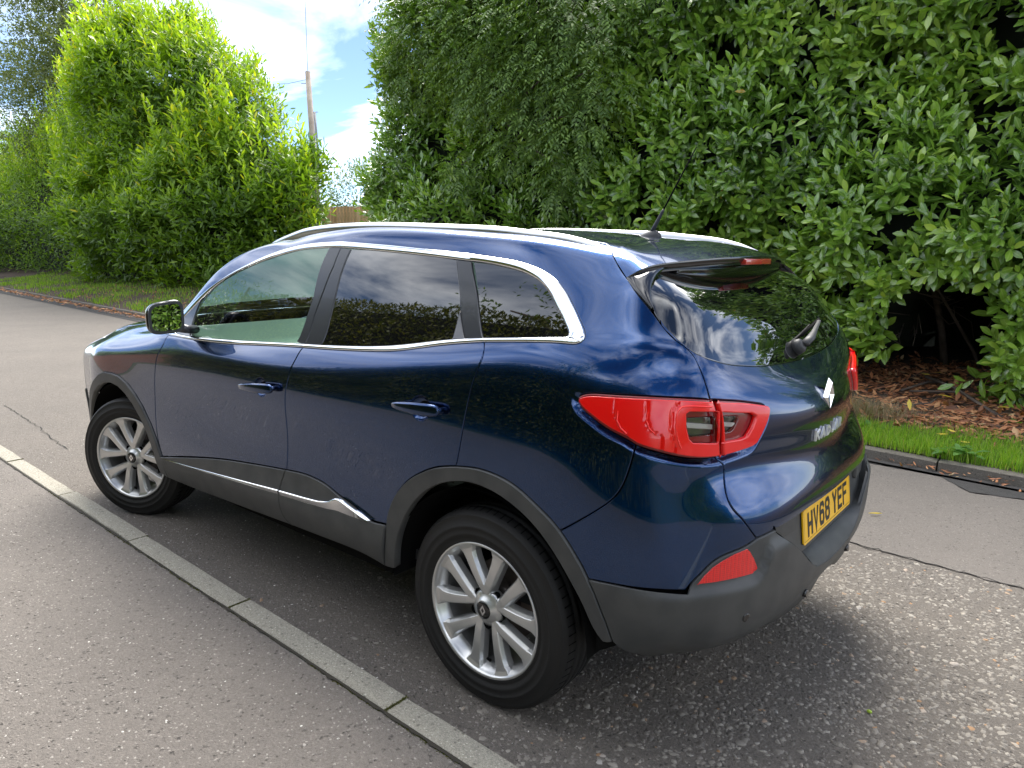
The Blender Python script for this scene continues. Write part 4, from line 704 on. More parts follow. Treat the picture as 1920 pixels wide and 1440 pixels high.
# ---- stroked lettering
GL={'H':[[(0,0),(0,1)],[(1,0),(1,1)],[(0,.5),(1,.5)]],'V':[[(0,1),(.5,0),(1,1)]],'6':[[(1,.86),(.82,1),(.18,1),(0,.82),(0,.18),(.18,0),(.82,0),(1,.18),(1,.42),(.82,.58),(.18,.58),(0,.5)]],
'8':[[(.2,0),(.8,0),(1,.16),(1,.38),(.82,.53),(1,.68),(1,.84),(.8,1),(.2,1),(0,.84),(0,.68),(.18,.53),(0,.38),(0,.16),(.2,0)],[(.18,.53),(.82,.53)]],
'Y':[[(0,1),(.5,.5),(1,1)],[(.5,.5),(.5,0)]],'E':[[(1,1),(0,1),(0,0),(1,0)],[(0,.52),(.85,.52)]],'F':[[(1,1),(0,1),(0,0)],[(0,.52),(.85,.52)]],
'K':[[(0,0),(0,1)],[(1,1),(0,.45)],[(.25,.6),(1,0)]],'A':[[(0,0),(.5,1),(1,0)],[(.2,.33),(.8,.33)]],'D':[[(0,0),(0,1),(.6,1),(1,.75),(1,.25),(.6,0),(0,0)]],'J':[[(.9,1),(.9,.2),(.65,0),(.25,0),(0,.2)]],'R':[[(0,0),(0,1),(.75,1),(1,.85),(1,.6),(.75,.45),(0,.45)],[(.55,.45),(1,0)]]}
def letter(name,ch,x0,z0,w,h,th,place,mat,parent,dep=.002):
    V=[];F=[]
    for li,st in enumerate(GL[ch]):
        pts=[np.array((x0+th/2+p[0]*(w-th),z0+th/2+p[1]*(h-th))) for p in st]; closed=np.allclose(pts[0],pts[-1])
        if closed: pts=pts[:-1]
        k=len(pts); Lp=[];Rp=[]
        for i in range(k):
            a=pts[i-1] if (i>0 or closed) else None; c=pts[(i+1)%k] if (i<k-1 or closed) else None; b=pts[i]
            d1=(b-a)/np.linalg.norm(b-a) if a is not None else None; d2=(c-b)/np.linalg.norm(c-b) if c is not None else None
            d=d1 if d2 is None else d2 if d1 is None else (d1+d2)
            d=d/np.linalg.norm(d); nn=np.array([-d[1],d[0]]); m=1.0
            if d1 is not None and d2 is not None: m=1/max(.5,abs(np.dot(nn,np.array([-d1[1],d1[0]]))))
            e=np.zeros(2)
            if d1 is None: e=-d*th*.5
            if d2 is None: e=d*th*.5
            Lp.append(b+nn*th/2*m+e); Rp.append(b-nn*th/2*m+e)
        base=len(V)
        for z in (dep+li*.0002,0.): V+=[place(*p,z) for p in Lp]+[place(*p,z) for p in Rp]
        n_=k if closed else k-1
        for i in range(n_):
            j=(i+1)%k; F+=[(base+i,base+j,base+k+j,base+k+i),(base+i,base+2*k+i,base+2*k+j,base+j),(base+k+i,base+k+j,base+3*k+j,base+3*k+i)]
    return mesh(name,V,F,mat,parent,smooth=False)
# number plate, 520 x 111 mm, leaning back a little
pc=np.array([-.797,0,.640]); pn=np.array([-1,0,.12]); pn/=np.linalg.norm(pn); pu=np.array([.12,0,1.]); pu/=np.linalg.norm(pu)
# text x runs towards -y (reading direction from behind)
def plp(x,z,d): return pc+np.array([0,-1,0])*x+pu*z+pn*d
def plate():
    r=.012;o=[]
    for cx_,cz_,a0 in ((.26-r,.0555-r,0),(-.26+r,.0555-r,90),(-.26+r,-.0555+r,180),(.26-r,-.0555+r,270)):
        for a in range(0,91,15): o.append((cx_+r*math.cos(math.radians(a0+a)),cz_+r*math.sin(math.radians(a0+a))))
    k=len(o); V=[plp(x,z,.002) for x,z in o]+[plp(x,z,-.003) for x,z in o]; F=[tuple(range(k))]+[(i,i+k,(i+1)%k+k,(i+1)%k) for i in range(k)]
    return mesh('number_plate',V,F,YEL,car,smooth=False)
npl=plate()
x=-.219
for ch in 'HV68 YEF':
    if ch==' ': x+=.033-.011; continue
    letter('letter' if ch.isalpha() else 'digit',ch,x,-.0395,.050,.079,.014,lambda a,b,d: plp(a,b,.0022+d),INK,npl,dep=.0006); x+=.061
def border():
    V=[];F=[]
    for i,(x0,x1,z0,z1) in enumerate(((-.252,.252,-.0475,-.0462),(-.252,-.2507,-.0475,.048),(.2507,.252,-.0475,.048))):
        b=len(V); V+=[plp(x0,z0,.0026),plp(x1,z0,.0026),plp(x1,z1,.0026),plp(x0,z1,.0026)]; F.append((b,b+1,b+2,b+3))
    mesh('border_line',V,F,INK,npl,smooth=False)
border()
# recess behind the plate: back wall and sloping tub
bk=[plp(x_,z_,-.006) for x_,z_ in ((-.40,-.075),(.40,-.075),(.44,.065),(-.44,.065))]
mesh('plate_recess',bk,[(0,1,2,3)],GREY,gb,smooth=False)
cu=_resamp(np.array(C_['crest'][:-1]+[[17.2835,1.9321],[17.6,1.80],[18,1.76]]),n=30); Pc,nc,_,_=Foff(cu[:,0],cu[:,1],boff)
inn=onY([(-.790,.50,.72),(-.795,.42,.62),(-.797,.33,.572),(-.800,.22,.562),(-.801,0,.560)],30)
inn2=inn+np.array([.03,0,.0])
symgrid('plate_recess_rim',np.array([Pc-nc*.003,Pc*.8+inn*.2+np.array([-.001,0,0]),Pc*.4+inn*.6,inn,inn2]),GREY,gb,False)
vt=onY([(-.66,.72,.40),(-.735,.62,.405),(-.79,.50,.43),(-.818,.38,.452),(-.832,.22,.460),(-.836,0,.462)],36)
yv=vt[:,1]; zb=.385-.010*np.clip((yv-.5)/.1,-1,0)*0+.026*_sg((.10-yv)/.018)+.02*_sg((yv-.50)/.03)
vb=np.stack([vt[:,0]+.030,yv,np.minimum(zb,vt[:,2]-.004)],1)
val=symgrid('rear_valance',np.array([vt+[.016,0,.012],vt+[.012,0,-.002],vt*.5+vb*.5+[.004,0,0],vb,vb+[.02,0,-.004],vb+[.14,0,0]]),GREY,car,False)
for y_ in (.235,-.235): tube('parking_sensor',[(-.805,y_,.420),(-.8215,y_,.422),(-.8217,y_,.422)],[.013,.013,.0095],BLACK,val,seg=18)
panel('bumper_shelf',GREY,[[(15.85,3.2),(16.9,3.2),(16.9,3.9),(15.85,3.9)]],gb,sym=False,both=False,off=-.009) if False else None
# tailgate lettering
xs=.150
def tl(x,z,d):
    y=-x; q=tb(y,.898+z,0); return np.array([q[0]-d-.001,y,.898+z])
SILVL=pmat('brushed_silver_letter',(.93,.93,.93),.3,metal=.7)
x=-.14
for ch in 'KADJAR':
    letter('badge_letter',ch,x,-.002,.036,.034,.0085,tl,SILVL,tail,dep=.006); x+=.050
# parking sensors
for key in ('@sens',):
    Ps,ns,_,_=Foff(np.array([C_[key][0]]),np.array([C_[key][1]]),boff); Ps=Ps[0];ns=ns[0]
    tube('parking_sensor',[Ps-ns*.004,Ps+ns*.0015,Ps+ns*.0016],[.013,.013,.0095],BLACK,gb,seg=20)
    q=Ps*[1,-1,1]; m_=ns*[1,-1,1]; tube('parking_sensor',[q-m_*.004,q+m_*.0015,q+m_*.0016],[.013,.013,.0095],BLACK,gb,seg=20)
# ---- wheels (own axes: x forward, y outward, z up)
def lathe(name,prof,mat,parent,seg=72,smooth=True):
    V=[];F=[]
    for (r,y) in prof:
        for k in range(seg):
            a=2*math.pi*k/seg; V.append((r*math.cos(a),y,r*math.sin(a)))
    for i in range(len(prof)-1):
        for k in range(seg): F.append((i*seg+k,i*seg+(k+1)%seg,(i+1)*seg+(k+1)%seg,(i+1)*seg+k))
    return mesh(name,V,F,mat,parent,smooth=smooth)
def make_wheel(parent):
    # y=0 at the outer sidewall bulge, negative inwards
    w=bpy.data.objects.new('wheel',None); w.empty_display_size=.1; link(w,parent)
    tp=[(.222,-.022),(.230,-.010),(.236,-.006),(.240,-.010),(.246,-.004),(.252,-.003),(.254,-.0005),(.262,.000),(.264,-.0012),(.278,-.001),(.280,.0008),(.286,.0012),(.288,-.001),(.300,-.004),(.316,-.012),(.3185,-.0105),(.321,-.014),(.329,-.022),(.3335,-.032),(.3355,-.045),(.3360,-.058),(.329,-.060),(.329,-.068),(.3368,-.070),(.3375,-.088),(.330,-.090),(.330,-.100),(.3378,-.102),(.3378,-.120),(.330,-.122),(.330,-.132),(.3370,-.134),(.336,-.152),(.329,-.154),(.329,-.162),(.3355,-.164),(.3335,-.190),(.327,-.202),(.312,-.214),(.28,-.222),(.235,-.214),(.222,-.205)]
    ty=lathe('tyre',tp[::-1],TYRE,w,seg=144)
    # shoulder sipes
    V=[];F=[]
    for k in range(72):
        a=2*math.pi*k/72
        for (r,y,da) in ((.3376,-.0575,.007),(.3376,-.0575,-.005),(.3325,-.026,.004),(.3325,-.026,.016)):
            b=a+da; V.append((r*math.cos(b),y+.0,r*math.sin(b)))
        i=len(V)-4; F.append((i,i+1,i+2,i+3))
    mesh('tread_sipes',V,F,pmat('tyre_groove',(.002,.002,.002),.9,spec=.05),ty,smooth=False)
    rim=lathe('rim',[(.205,-.20),(.198,-.15),(.196,-.10),(.200,-.05),(.208,-.036),(.214,-.024),(.2185,-.018),(.2205,-.010),(.2285,-.006),(.2300,-.0085),(.2305,-.014),(.226,-.03)],ALLOY,w,seg=96)
    lathe('rim_barrel',[(.196,-.052),(.190,-.09),(.188,-.13),(.20,-.19)],ALLOYD,rim,seg=64)
    # brake disc and hub
    lathe('brake_disc',[(.0,-.118),(.135,-.118),(.140,-.120),(.140,-.140)],DISC,w,seg=48)
    lathe('brake_hub',[(.0,-.075),(.060,-.078),(.072,-.085),(.075,-.118)],DISC,w,seg=32)
    # spokes
    def spoke(a0,skew):
        V=[];F=[]; st=[(.036,.0,.012,-.032),(.055,.10,.0125,-.029),(.085,.35,.0130,-.0245),(.13,.7,.0145,-.0225),(.170,.93,.0165,-.0225),(.192,1.0,.0195,-.0225),(.206,1.0,.0270,-.0215),(.2195,1.0,.0330,-.0165)]
        for r,t,w_,y in st:
            lat=skew*.0195*(1-t)
            for (lx,ly) in ((-w_-.0095,y-.036),(-w_-.0065,y-.013),(-w_,y),(-w_*.5,y+.0006),(w_*.5,y+.0006),(w_,y),(w_+.0065,y-.013),(w_+.0095,y-.036)):
                a=a0; rr_,tt_=r,lx+lat
                V.append((rr_*math.cos(a)-tt_*math.sin(a),ly,rr_*math.sin(a)+tt_*math.cos(a)))
        for i in range(len(st)-1):
            for j in range(7): F.append((i*8+j,i*8+j+1,(i+1)*8+j+1,(i+1)*8+j)[::-1])
        F.append(tuple(range(8))); 
        return V,F
    for k in range(5):
        for sgn in (-1,1):
            a=math.radians(72*k+sgn*16.8+WHEEL_PHASE); V,F=spoke(a,sgn); o=mesh('spoke',V,F,ALLOY,rim,smooth=False)
            m=o.modifiers.new('b','BEVEL'); m.width=.0022; m.segments=2; m.limit_method='ANGLE'; m.angle_limit=math.radians(25)
    lathe('hub_ring',[(.030,-.016),(.034,-.018),(.040,-.026),(.052,-.031),(.062,-.036),(.066,-.050),(.060,-.07)],ALLOY,rim,seg=60)
    cap=lathe('hub_cap',[(0,-.0125),(.020,-.013),(.0275,-.0145),(.0298,-.018),(.0300,-.026)],BLACK,w,seg=40)
    V=[(0,-.0118,.019),(-.0125,-.0118,0),(0,-.0118,-.019),(.0125,-.0118,0),(0,-.0118,.009),(-.006,-.0118,0),(0,-.0118,-.009),(.006,-.0118,0)]
    mesh('cap_badge',V,[(i,(i+1)%4,4+(i+1)%4,4+i) for i in range(4)],CHROME,cap,smooth=False)
    nut=None
    for k in range(5):
        a=math.radians(72*k+WHEEL_PHASE); c_=np.array((.0573*math.cos(a),0,.0573*math.sin(a))); V=[];F=[]
        for (r,y) in ((.0150,-.0325),(.0135,-.034),(.0130,-.052)):
            for j in range(16):
                b=2*math.pi*j/16; V.append((c_[0]+r*math.cos(b),y,c_[2]+r*math.sin(b)))
        for i in range(2):
            for j in range(16): F.append((i*16+j,i*16+(j+1)%16,(i+1)*16+(j+1)%16,(i+1)*16+j))
        mesh('nut_socket',V,F,MATT,rim)
        V=[];F=[]
        for (r,y) in ((.0001,-.040),(.0085,-.040),(.0095,-.043),(.0100,-.055)):
            for j in range(6 if False else 12):
                b=2*math.pi*j/12; V.append((c_[0]+r*math.cos(b),y,c_[2]+r*math.sin(b)))
        for i in range(3):
            for j in range(12): F.append((i*12+j,i*12+(j+1)%12,(i+1)*12+(j+1)%12,(i+1)*12+j))
        mesh('wheel_nut',V,F,pmat('nut_steel',(.3,.3,.3),.35,metal=.9),w)
    # valve
    a=math.radians(-92); tube('valve',[(.190*math.cos(a),-.045,.190*math.sin(a)),(.176*math.cos(a),-.030,.176*math.sin(a))],[.0055,.004],MATT,w,seg=8)
    return w
WHEEL_PHASE=0.
def copy_tree(o,parent,flip=False):
    c=o.copy(); COL.objects.link(c); c.parent=parent
    for ch in list(o.children):
        copy_tree(ch,c)
    return c
WHEEL_PHASE=50
w1=make_wheel(car); w1.location=(0,.882,.334)
kp=np.array([2.655,.76]); st=.401
def setw(w,x,yside,steer,spin,cam_=0):
    w.rotation_mode='XYZ'
    M=Matrix.Translation((x,yside*.76,.334))@Matrix.Rotation(steer,4,'Z')
    if yside<0: M=M@Matrix.Rotation(math.pi,4,'Z')
    M=M@Matrix.Translation((0,.122,0))@Matrix.Rotation(spin,4,'Y')
    w.matrix_basis=M
setw(w1,0,1,0,0)
w2=copy_tree(w1,car); setw(w2,2.655,1,st,math.radians(-6))
w3=copy_tree(w1,car); setw(w3,0,-1,0,.5)
w4=copy_tree(w1,car); setw(w4,2.655,-1,st,.9)
# ---- cabin
boxes('cabin_floor',[(-.45,2.3,-.78,.78,.36,.40)],SEATM,car)
dsh=[]
for y in np.linspace(-.74,.74,25):
    b=.02*math.cos(y*2)+.03*math.exp(-((y+.38)/.2)**2); dsh.append([(1.60,y,.62),(1.56,y,.80),(1.555,y,.93),(1.59,y,.985+b*.6),(1.68,y,1.01+b),(1.85,y,1.02+b*.5),(2.10,y,1.045),(2.30,y,1.07)])
dash=gridmesh('dashboard',np.array(dsh),DASHM,car,both=False,flip=True)
tube('air_vent',[(1.553+.003*math.cos(a),.60+.052*math.cos(a),.955+.033*math.sin(a)) for a in np.linspace(0,2*math.pi,25)],.005,pmat('satin_silver',(.6,.6,.6),.3,metal=.8),dash,seg=8,caps=False)
boxes('vent_slats',[(1.548,1.556,.555,.645,z_,z_+.006) for z_ in (.935,.950,.965)],MATT,dash)
sw=tube('steering_wheel',[(1.42+.06*math.sin(a),-.38+.18*math.cos(a),.93+.17*math.sin(a)) for a in np.linspace(0,2*math.pi,33)],.014,MATT,car,seg=8,caps=False)
boxes('steering_spokes',[(1.43,1.46,-.54,-.22,.91,.95),(1.44,1.60,-.41,-.35,.89,.95)],MATT,sw,bev=.01)
def seat(x,y,sc=1):
    s=gridmesh('seat',blob(np.array([x+.02,y,.60]),.27,.25,.09,.6),SEATM,car,both=False,closed=True)
    gridmesh('seat_back',blob(np.array([x-.24,y,.88]),.075,.235,.33,.65,fx=lambda q: q+np.array([-.28*q[2],0,0])),SEATM,s,both=False,closed=True)
    gridmesh('head_rest',blob(np.array([x-.36,y,1.29]),.05,.13,.085,.6),SEATM,s,both=False,closed=True)
    tube('head_rest_post',[(x-.34,y-.05,1.15),(x-.36,y-.05,1.27)],.006,CHROME,s,seg=6); tube('head_rest_post',[(x-.34,y+.05,1.15),(x-.36,y+.05,1.27)],.006,CHROME,s,seg=6)
seat(1.05,.37); seat(1.05,-.37)
boxes('rear_bench',[(-.1,.35,-.55,.55,.45,.66),(-.25,-.08,-.55,.55,.5,1.15)],SEATM,car,bev=.04)
for b_ in [(.95,2.05,.80,.825,.45,1.05),(.95,2.05,-.825,-.80,.45,1.05),(.42,.93,.80,.825,.45,1.08),(.42,.93,-.825,-.80,.45,1.08)]: boxes('door_lining',[b_],DASHM,car)
fixparent()
# ------------------------------------------------------------------ ground, road, kerbs, verge
def road_mat(name,base,dark,light,chip=260.,chipamt=.5,bump=.5,rough=.85,big=0.):
    m=bpy.data.materials.new(name); t,b=nodes(m); A=t.nodes.new; l=t.links.new
    tcn=A('ShaderNodeTexCoord'); v=A('ShaderNodeTexVoronoi'); v.inputs['Scale'].default_value=chip; l(tcn.outputs['Object'],v.inputs['Vector'])
    n=A('ShaderNodeTexNoise'); n.inputs['Scale'].default_value=1.1; n.inputs['Detail'].default_value=10; n.inputs['Roughness'].default_value=.65; l(tcn.outputs['Object'],n.inputs['Vector'])
    r=A('ShaderNodeValToRGB'); e=r.color_ramp.elements; e[0].position=.3; e[0].color=(*dark,1); e[1].position=.72; e[1].color=(*base,1); l(n.outputs[0],r.inputs[0])
    # stone colour per cell
    sp=A('ShaderNodeSeparateColor'); l(v.outputs['Color'],sp.inputs[0])
    r2=A('ShaderNodeValToRGB'); e=r2.color_ramp.elements; e[0].position=.0; e[0].color=(*[c*.55 for c in base],1); e[1].position=.975; e[1].color=(*base,1); x=r2.color_ramp.elements.new(.992); x.color=(*light,1); l(sp.outputs[0],r2.inputs[0])
    mxc=A('ShaderNodeMix'); mxc.data_type='RGBA'; mxc.inputs[0].default_value=chipamt; l(r.outputs[0],mxc.inputs[6]); l(r2.outputs[0],mxc.inputs[7])
    v3=A('ShaderNodeTexVoronoi'); v3.inputs['Scale'].default_value=70; v3.inputs['Randomness'].default_value=1; dn=A('ShaderNodeTexNoise'); dn.inputs['Scale'].default_value=90; l(tcn.outputs['Object'],dn.inputs['Vector']); dv=A('ShaderNodeVectorMath'); dv.operation='MULTIPLY_ADD'; dv.inputs[1].default_value=(.016,.016,.016); l(dn.outputs['Color'],dv.inputs[0]); l(tcn.outputs['Object'],dv.inputs[2]); l(dv.outputs[0],v3.inputs['Vector'])
    s3=A('ShaderNodeSeparateColor'); l(v3.outputs['Color'],s3.inputs[0]); g3=A('ShaderNodeMath'); g3.operation='GREATER_THAN'; g3.inputs[1].default_value=.86; l(s3.outputs[1],g3.inputs[0])
    m3=A('ShaderNodeMapRange'); m3.inputs[1].default_value=.15; m3.inputs[2].default_value=.45; m3.inputs[3].default_value=1; m3.inputs[4].default_value=0; l(v3.outputs['Distance'],m3.inputs[0])
    p3=A('ShaderNodeMath'); p3.operation='MULTIPLY'; l(g3.outputs[0],p3.inputs[0]); l(m3.outputs[0],p3.inputs[1])
    q3=A('ShaderNodeMath'); q3.operation='MULTIPLY'; q3.inputs[1].default_value=.6; l(p3.outputs[0],q3.inputs[0])
    dk=A('ShaderNodeMix'); dk.data_type='RGBA'; dk.inputs[7].default_value=(*[c*.35 for c in dark],1); l(q3.outputs[0],dk.inputs[0]); l(mxc.outputs[2],dk.inputs[6])  # pits darkened in colour as well, for the shade in their hollows
    # fine grit
    n2=A('ShaderNodeTexNoise'); n2.inputs['Scale'].default_value=420; n2.inputs['Detail'].default_value=3; l(tcn.outputs['Object'],n2.inputs['Vector'])
    mu=A('ShaderNodeMix'); mu.data_type='RGBA'; mu.blend_type='OVERLAY'; mu.inputs[0].default_value=.55; l(dk.outputs[2],mu.inputs[6]); l(n2.outputs[0],mu.inputs[7]); l(mu.outputs[2],b.inputs['Base Color'])
    b.inputs['Roughness'].default_value=rough
    n4=A('ShaderNodeTexNoise'); n4.inputs['Scale'].default_value=60; n4.inputs['Detail'].default_value=5; l(tcn.outputs['Object'],n4.inputs['Vector'])
    ma=A('ShaderNodeMath'); ma.operation='MULTIPLY_ADD'; ma.inputs[1].default_value=-.6; l(v.outputs['Distance'],ma.inputs[0]); l(n4.outputs[0],ma.inputs[2])
    ad=A('ShaderNodeMath'); ad.operation='ADD'; l(ma.outputs[0],ad.inputs[0]); l(n2.outputs[0],ad.inputs[1])
    sb=A('ShaderNodeMath'); sb.operation='MULTIPLY_ADD'; sb.inputs[1].default_value=-1.6; l(p3.outputs[0],sb.inputs[0]); l(ad.outputs[0],sb.inputs[2])
    bp=A('ShaderNodeBump'); bp.inputs['Strength'].default_value=min(1,bump*1.4); bp.inputs['Distance'].default_value=.007; l(sb.outputs[0],bp.inputs['Height']); l(bp.outputs[0],b.inputs['Normal'])
    return m
ROAD=road_mat('worn_asphalt',(.195,.170,.145),(.130,.115,.100),(.44,.40,.35),150,.5,.6)
PATCHM=road_mat('newer_asphalt',(.190,.168,.148),(.140,.125,.112),(.40,.37,.33),200,.4,.45)
GUTM=road_mat('gutter_asphalt',(.05,.047,.046),(.032,.031,.031),(.12,.11,.10),240,.4,.35)
PAVE=road_mat('footpath_asphalt',(.228,.202,.178),(.165,.145,.128),(.55,.51,.46),170,.5,.6)
CONC=road_mat('kerb_concrete',(.43,.40,.33),(.27,.245,.19),(.70,.67,.58),260,.8,.4)
OLDC=road_mat('old_kerb_stone',(.20,.18,.15),(.10,.09,.07),(.36,.34,.29),200,.5,.6)
SOIL=pmat('soil',(.05,.034,.022),.95,bump=(30,.8,.02),var=(6,(.085,.055,.035),8))
TURF=pmat('turf_base',(.035,.065,.012),.95,bump=(60,.8,.02),var=(4,(.07,.085,.025),8))
def kl(x):   # left kerb, road-side face
    return 1.075-.027*x
def kr(x): return -3.14-.077*(x+.5)
g=mesh('ground',[(-400,-400,-.012),(400,-400,-.012),(400,400,-.012),(-400,400,-.012)],[(0,1,2,3)],TURF,smooth=False); tag(g,kind='structure')
xs=np.concatenate([np.arange(-14,30,1.),np.arange(30,121,10.)])
V=[];F=[]
for i,x in enumerate(xs): V+=[(x,kl(x),0),(x,kr(x),0)]
for i in range(len(xs)-1): F.append((2*i+1,2*i+3,2*i+2,2*i))
road=mesh('road',V,F,ROAD,smooth=False); tag(road,kind='structure')
# newer tarmac along the far half of the carriageway, and the darker gutter strip
def ragged(pts,amp=.012,step=.06):
    out=[]
    for i in range(len(pts)):
        a=np.array(pts[i],float); b=np.array(pts[(i+1)%len(pts)],float); k=max(1,int(np.linalg.norm(b-a)/step))
        for j in range(k): out.append(a+(b-a)*j/k+RNG.normal(0,amp,2)*(j>0))
    return out
p=ragged([(-9,-1.30),(-1.3,-1.345),(-.2,-1.40),(.5,-1.42),(.5,-2.1),(9.,-2.6),(9,kr(9)+.42),(.0,kr(0)+.18),(-.7,-3.02),(-.93,-2.74),(-1.3,-2.83),(-9,-2.5)],.008)
pa=mesh('road_patch',[(x,y,.004) for x,y in p],[tuple(range(len(p)))[::-1]],PATCHM,smooth=False); tag(pa,kind='structure')
p=ragged([(-14,kr(-14)+.02),(-14,-2.0),(-9,-2.5),(-1.3,-2.83),(-.93,-2.74),(-.7,-3.02),(.0,kr(0)+.18),(9,kr(9)+.42),(34,kr(34)+.5),(34,kr(34)+.02)],.006)
pa=mesh('gutter_strip',[(x,y,.0075) for x,y in p],[tuple(range(len(p)))],GUTM,smooth=False); tag(pa,kind='structure')
V=[];F=[]
PZ=.068
xp=np.arange(-14,30.1,.25)
for x in xp: V+=[(x,kl(x)+.097+.010,PZ-.004),(x,kl(x)+.16,PZ),(x,3.72,PZ+.03)]
k=len(xp)
for i in range(k-1):
    for j in (0,1): F.append((3*i+j,3*i+3+j,3*i+4+j,3*i+1+j)[::1])
fp=mesh('footpath',V,F,PAVE,smooth=False); tag(fp,kind='structure')
# near kerb: concrete edging stones, about 0.96 m long
ke=empty('kerb',(0,1.1,0)); tag(ke,kind='structure')
j0=[.143+.9795*i for i in range(-9,22)]
STONES=[]
def kerb_stone(par,x0,x1,y0f,wid,h,mat,z0=-.05,skew=0,cham=.008):
    # profile with worn edges, slight random tilt
    n=7; V=[];F=[]
    dz=RNG.normal(0,.0015); dy=RNG.normal(0,.002)
    for i in range(n):
        x=x0+(x1-x0)*i/(n-1); y=y0f(x)+dy; w1,w2=RNG.normal(0,.0012,2); e=.004 if 0<i<n-1 else .0
        hh=h+dz-(.003 if i in(0,n-1) else 0)
        V+=[(x,y-.006,z0),(x,y+w1,hh-cham*1.4),(x,y+cham+w1,hh),(x,y+wid-cham*.5+w2,hh),(x,y+wid+w2,hh-.004),(x,y+wid,z0)]
    for i in range(n-1):
        for j in range(5): F.append((6*i+j,6*i+6+j,6*i+7+j,6*i+1+j))
    F+=[tuple(range(6)),tuple(6*(n-1)+j for j in range(6))[::-1]]
    return mesh('kerb_stone',V,F,mat,par,smooth=False)
for i,a in enumerate(j0): kerb_stone(ke,a+.004,a+.9795-.004,kl,.097,.070,CONC)
ke.location=(0,0,0)
kf=empty('far_kerb',(0,0,0)); tag(kf,kind='structure')
x=-8.
while x<40:
    l_=.915; kerb_stone(kf,x+.006,x+l_-.006,lambda q: kr(q)-.12+RNG.normal(0,.001),.12,.072,OLDC,cham=.015); x+=l_
# verge, rising gently to the hedge
V=[];F=[]; xg=np.arange(-14,60,.5); yo=[0,.12,.35,.7,1.1,1.8,2.8,4.2,7,14]; zo=[.075,.085,.095,.11,.125,.16,.25,.36,.5,.8]
for x in xg:
    far=np.clip((x-9)/8,0,1)
    for o,z in zip(yo,zo): V.append((x,kr(x)-.115-o,z+far*min(o,3)*.10+.02*math.sin(x*1.7+o*3)*min(o,1)))
m_=len(yo)
for i in range(len(xg)-1):
    for j in range(m_-1): F.append((m_*i+j,m_*i+j+1,m_*(i+1)+j+1,m_*(i+1)+j)[::1])
ve=mesh('verge',V,F,[SOIL],smooth=True); tag(ve,kind='structure')
def verge_z(x,y):
    o=kr(x)-.115-y; far=np.clip((x-9)/8,0,1); return np.interp(o,yo,zo)+far*np.minimum(o,3)*.10+.02*np.sin(x*1.7+o*3)*np.minimum(np.maximum(o,0),1)
# ---- loose chippings standing proud in the worn road surface
def rnd_mat(name,cols,rough=.8,scale=None,spec=.5,trans=0.,coat=0.,rr=None,rib=False):
    """base colour picked per piece from the rnd attribute"""
    m=bpy.data.materials.new(name); t,b=nodes(m); A=t.nodes.new; at=A('ShaderNodeAttribute'); at.attribute_name='rnd'
    r=A('ShaderNodeValToRGB'); e=r.color_ramp.elements
    while len(e)>1: e.remove(e[-1])
    e[0].position=cols[0][0]; e[0].color=(*cols[0][1],1)
    for p_,c in cols[1:]: q=e.new(p_); q.color=(*c,1)
    t.links.new(at.outputs['Fac'],r.inputs[0]); rc=r.outputs[0]
    if rib:   # paler midrib, slightly mottled blade
        a2=A('ShaderNodeAttribute'); a2.attribute_name='rib'; mr=A('ShaderNodeMapRange'); mr.inputs[1].default_value=.05; mr.inputs[2].default_value=.22; mr.inputs[3].default_value=1; mr.inputs[4].default_value=0; t.links.new(a2.outputs['Fac'],mr.inputs[0])
        mm=A('ShaderNodeMath'); mm.operation='MULTIPLY'; mm.inputs[1].default_value=.55; t.links.new(mr.outputs[0],mm.inputs[0])
        mi=A('ShaderNodeMix'); mi.data_type='RGBA'; mi.inputs[7].default_value=(.30,.42,.10,1); t.links.new(mm.outputs[0],mi.inputs[0]); t.links.new(rc,mi.inputs[6]); rc=mi.outputs[2]
    t.links.new(rc,b.inputs['Base Color']); b.inputs['Roughness'].default_value=rough; b.inputs['Specular IOR Level'].default_value=spec; b.inputs['Coat Weight'].default_value=coat; b.inputs['Coat Roughness'].default_value=.15
    if trans:
        o=t.nodes['Material Output']; tl_=A('ShaderNodeBsdfTranslucent'); mu=A('ShaderNodeMix'); mu.data_type='RGBA'; mu.blend_type='MULTIPLY'; mu.inputs[0].default_value=1; mu.inputs[7].default_value=(1.9,1.9,.55,1)
        t.links.new(r.outputs[0],mu.inputs[6]); t.links.new(mu.outputs[2],tl_.inputs[0]); ms=A('ShaderNodeMixShader'); ms.inputs[0].default_value=trans
        t.links.new(b.outputs[0],ms.inputs[1]); t.links.new(tl_.outputs[0],ms.inputs[2]); t.links.new(ms.outputs[0],o.inputs[0])
    return m
CHIPM=rnd_mat('road_chippings',[(0,(.13,.116,.10)),(.4,(.20,.178,.152)),(.88,(.27,.245,.208)),(.96,(.35,.32,.275)),(.985,(.30,.17,.08)),(1,(.38,.36,.33))],.75)
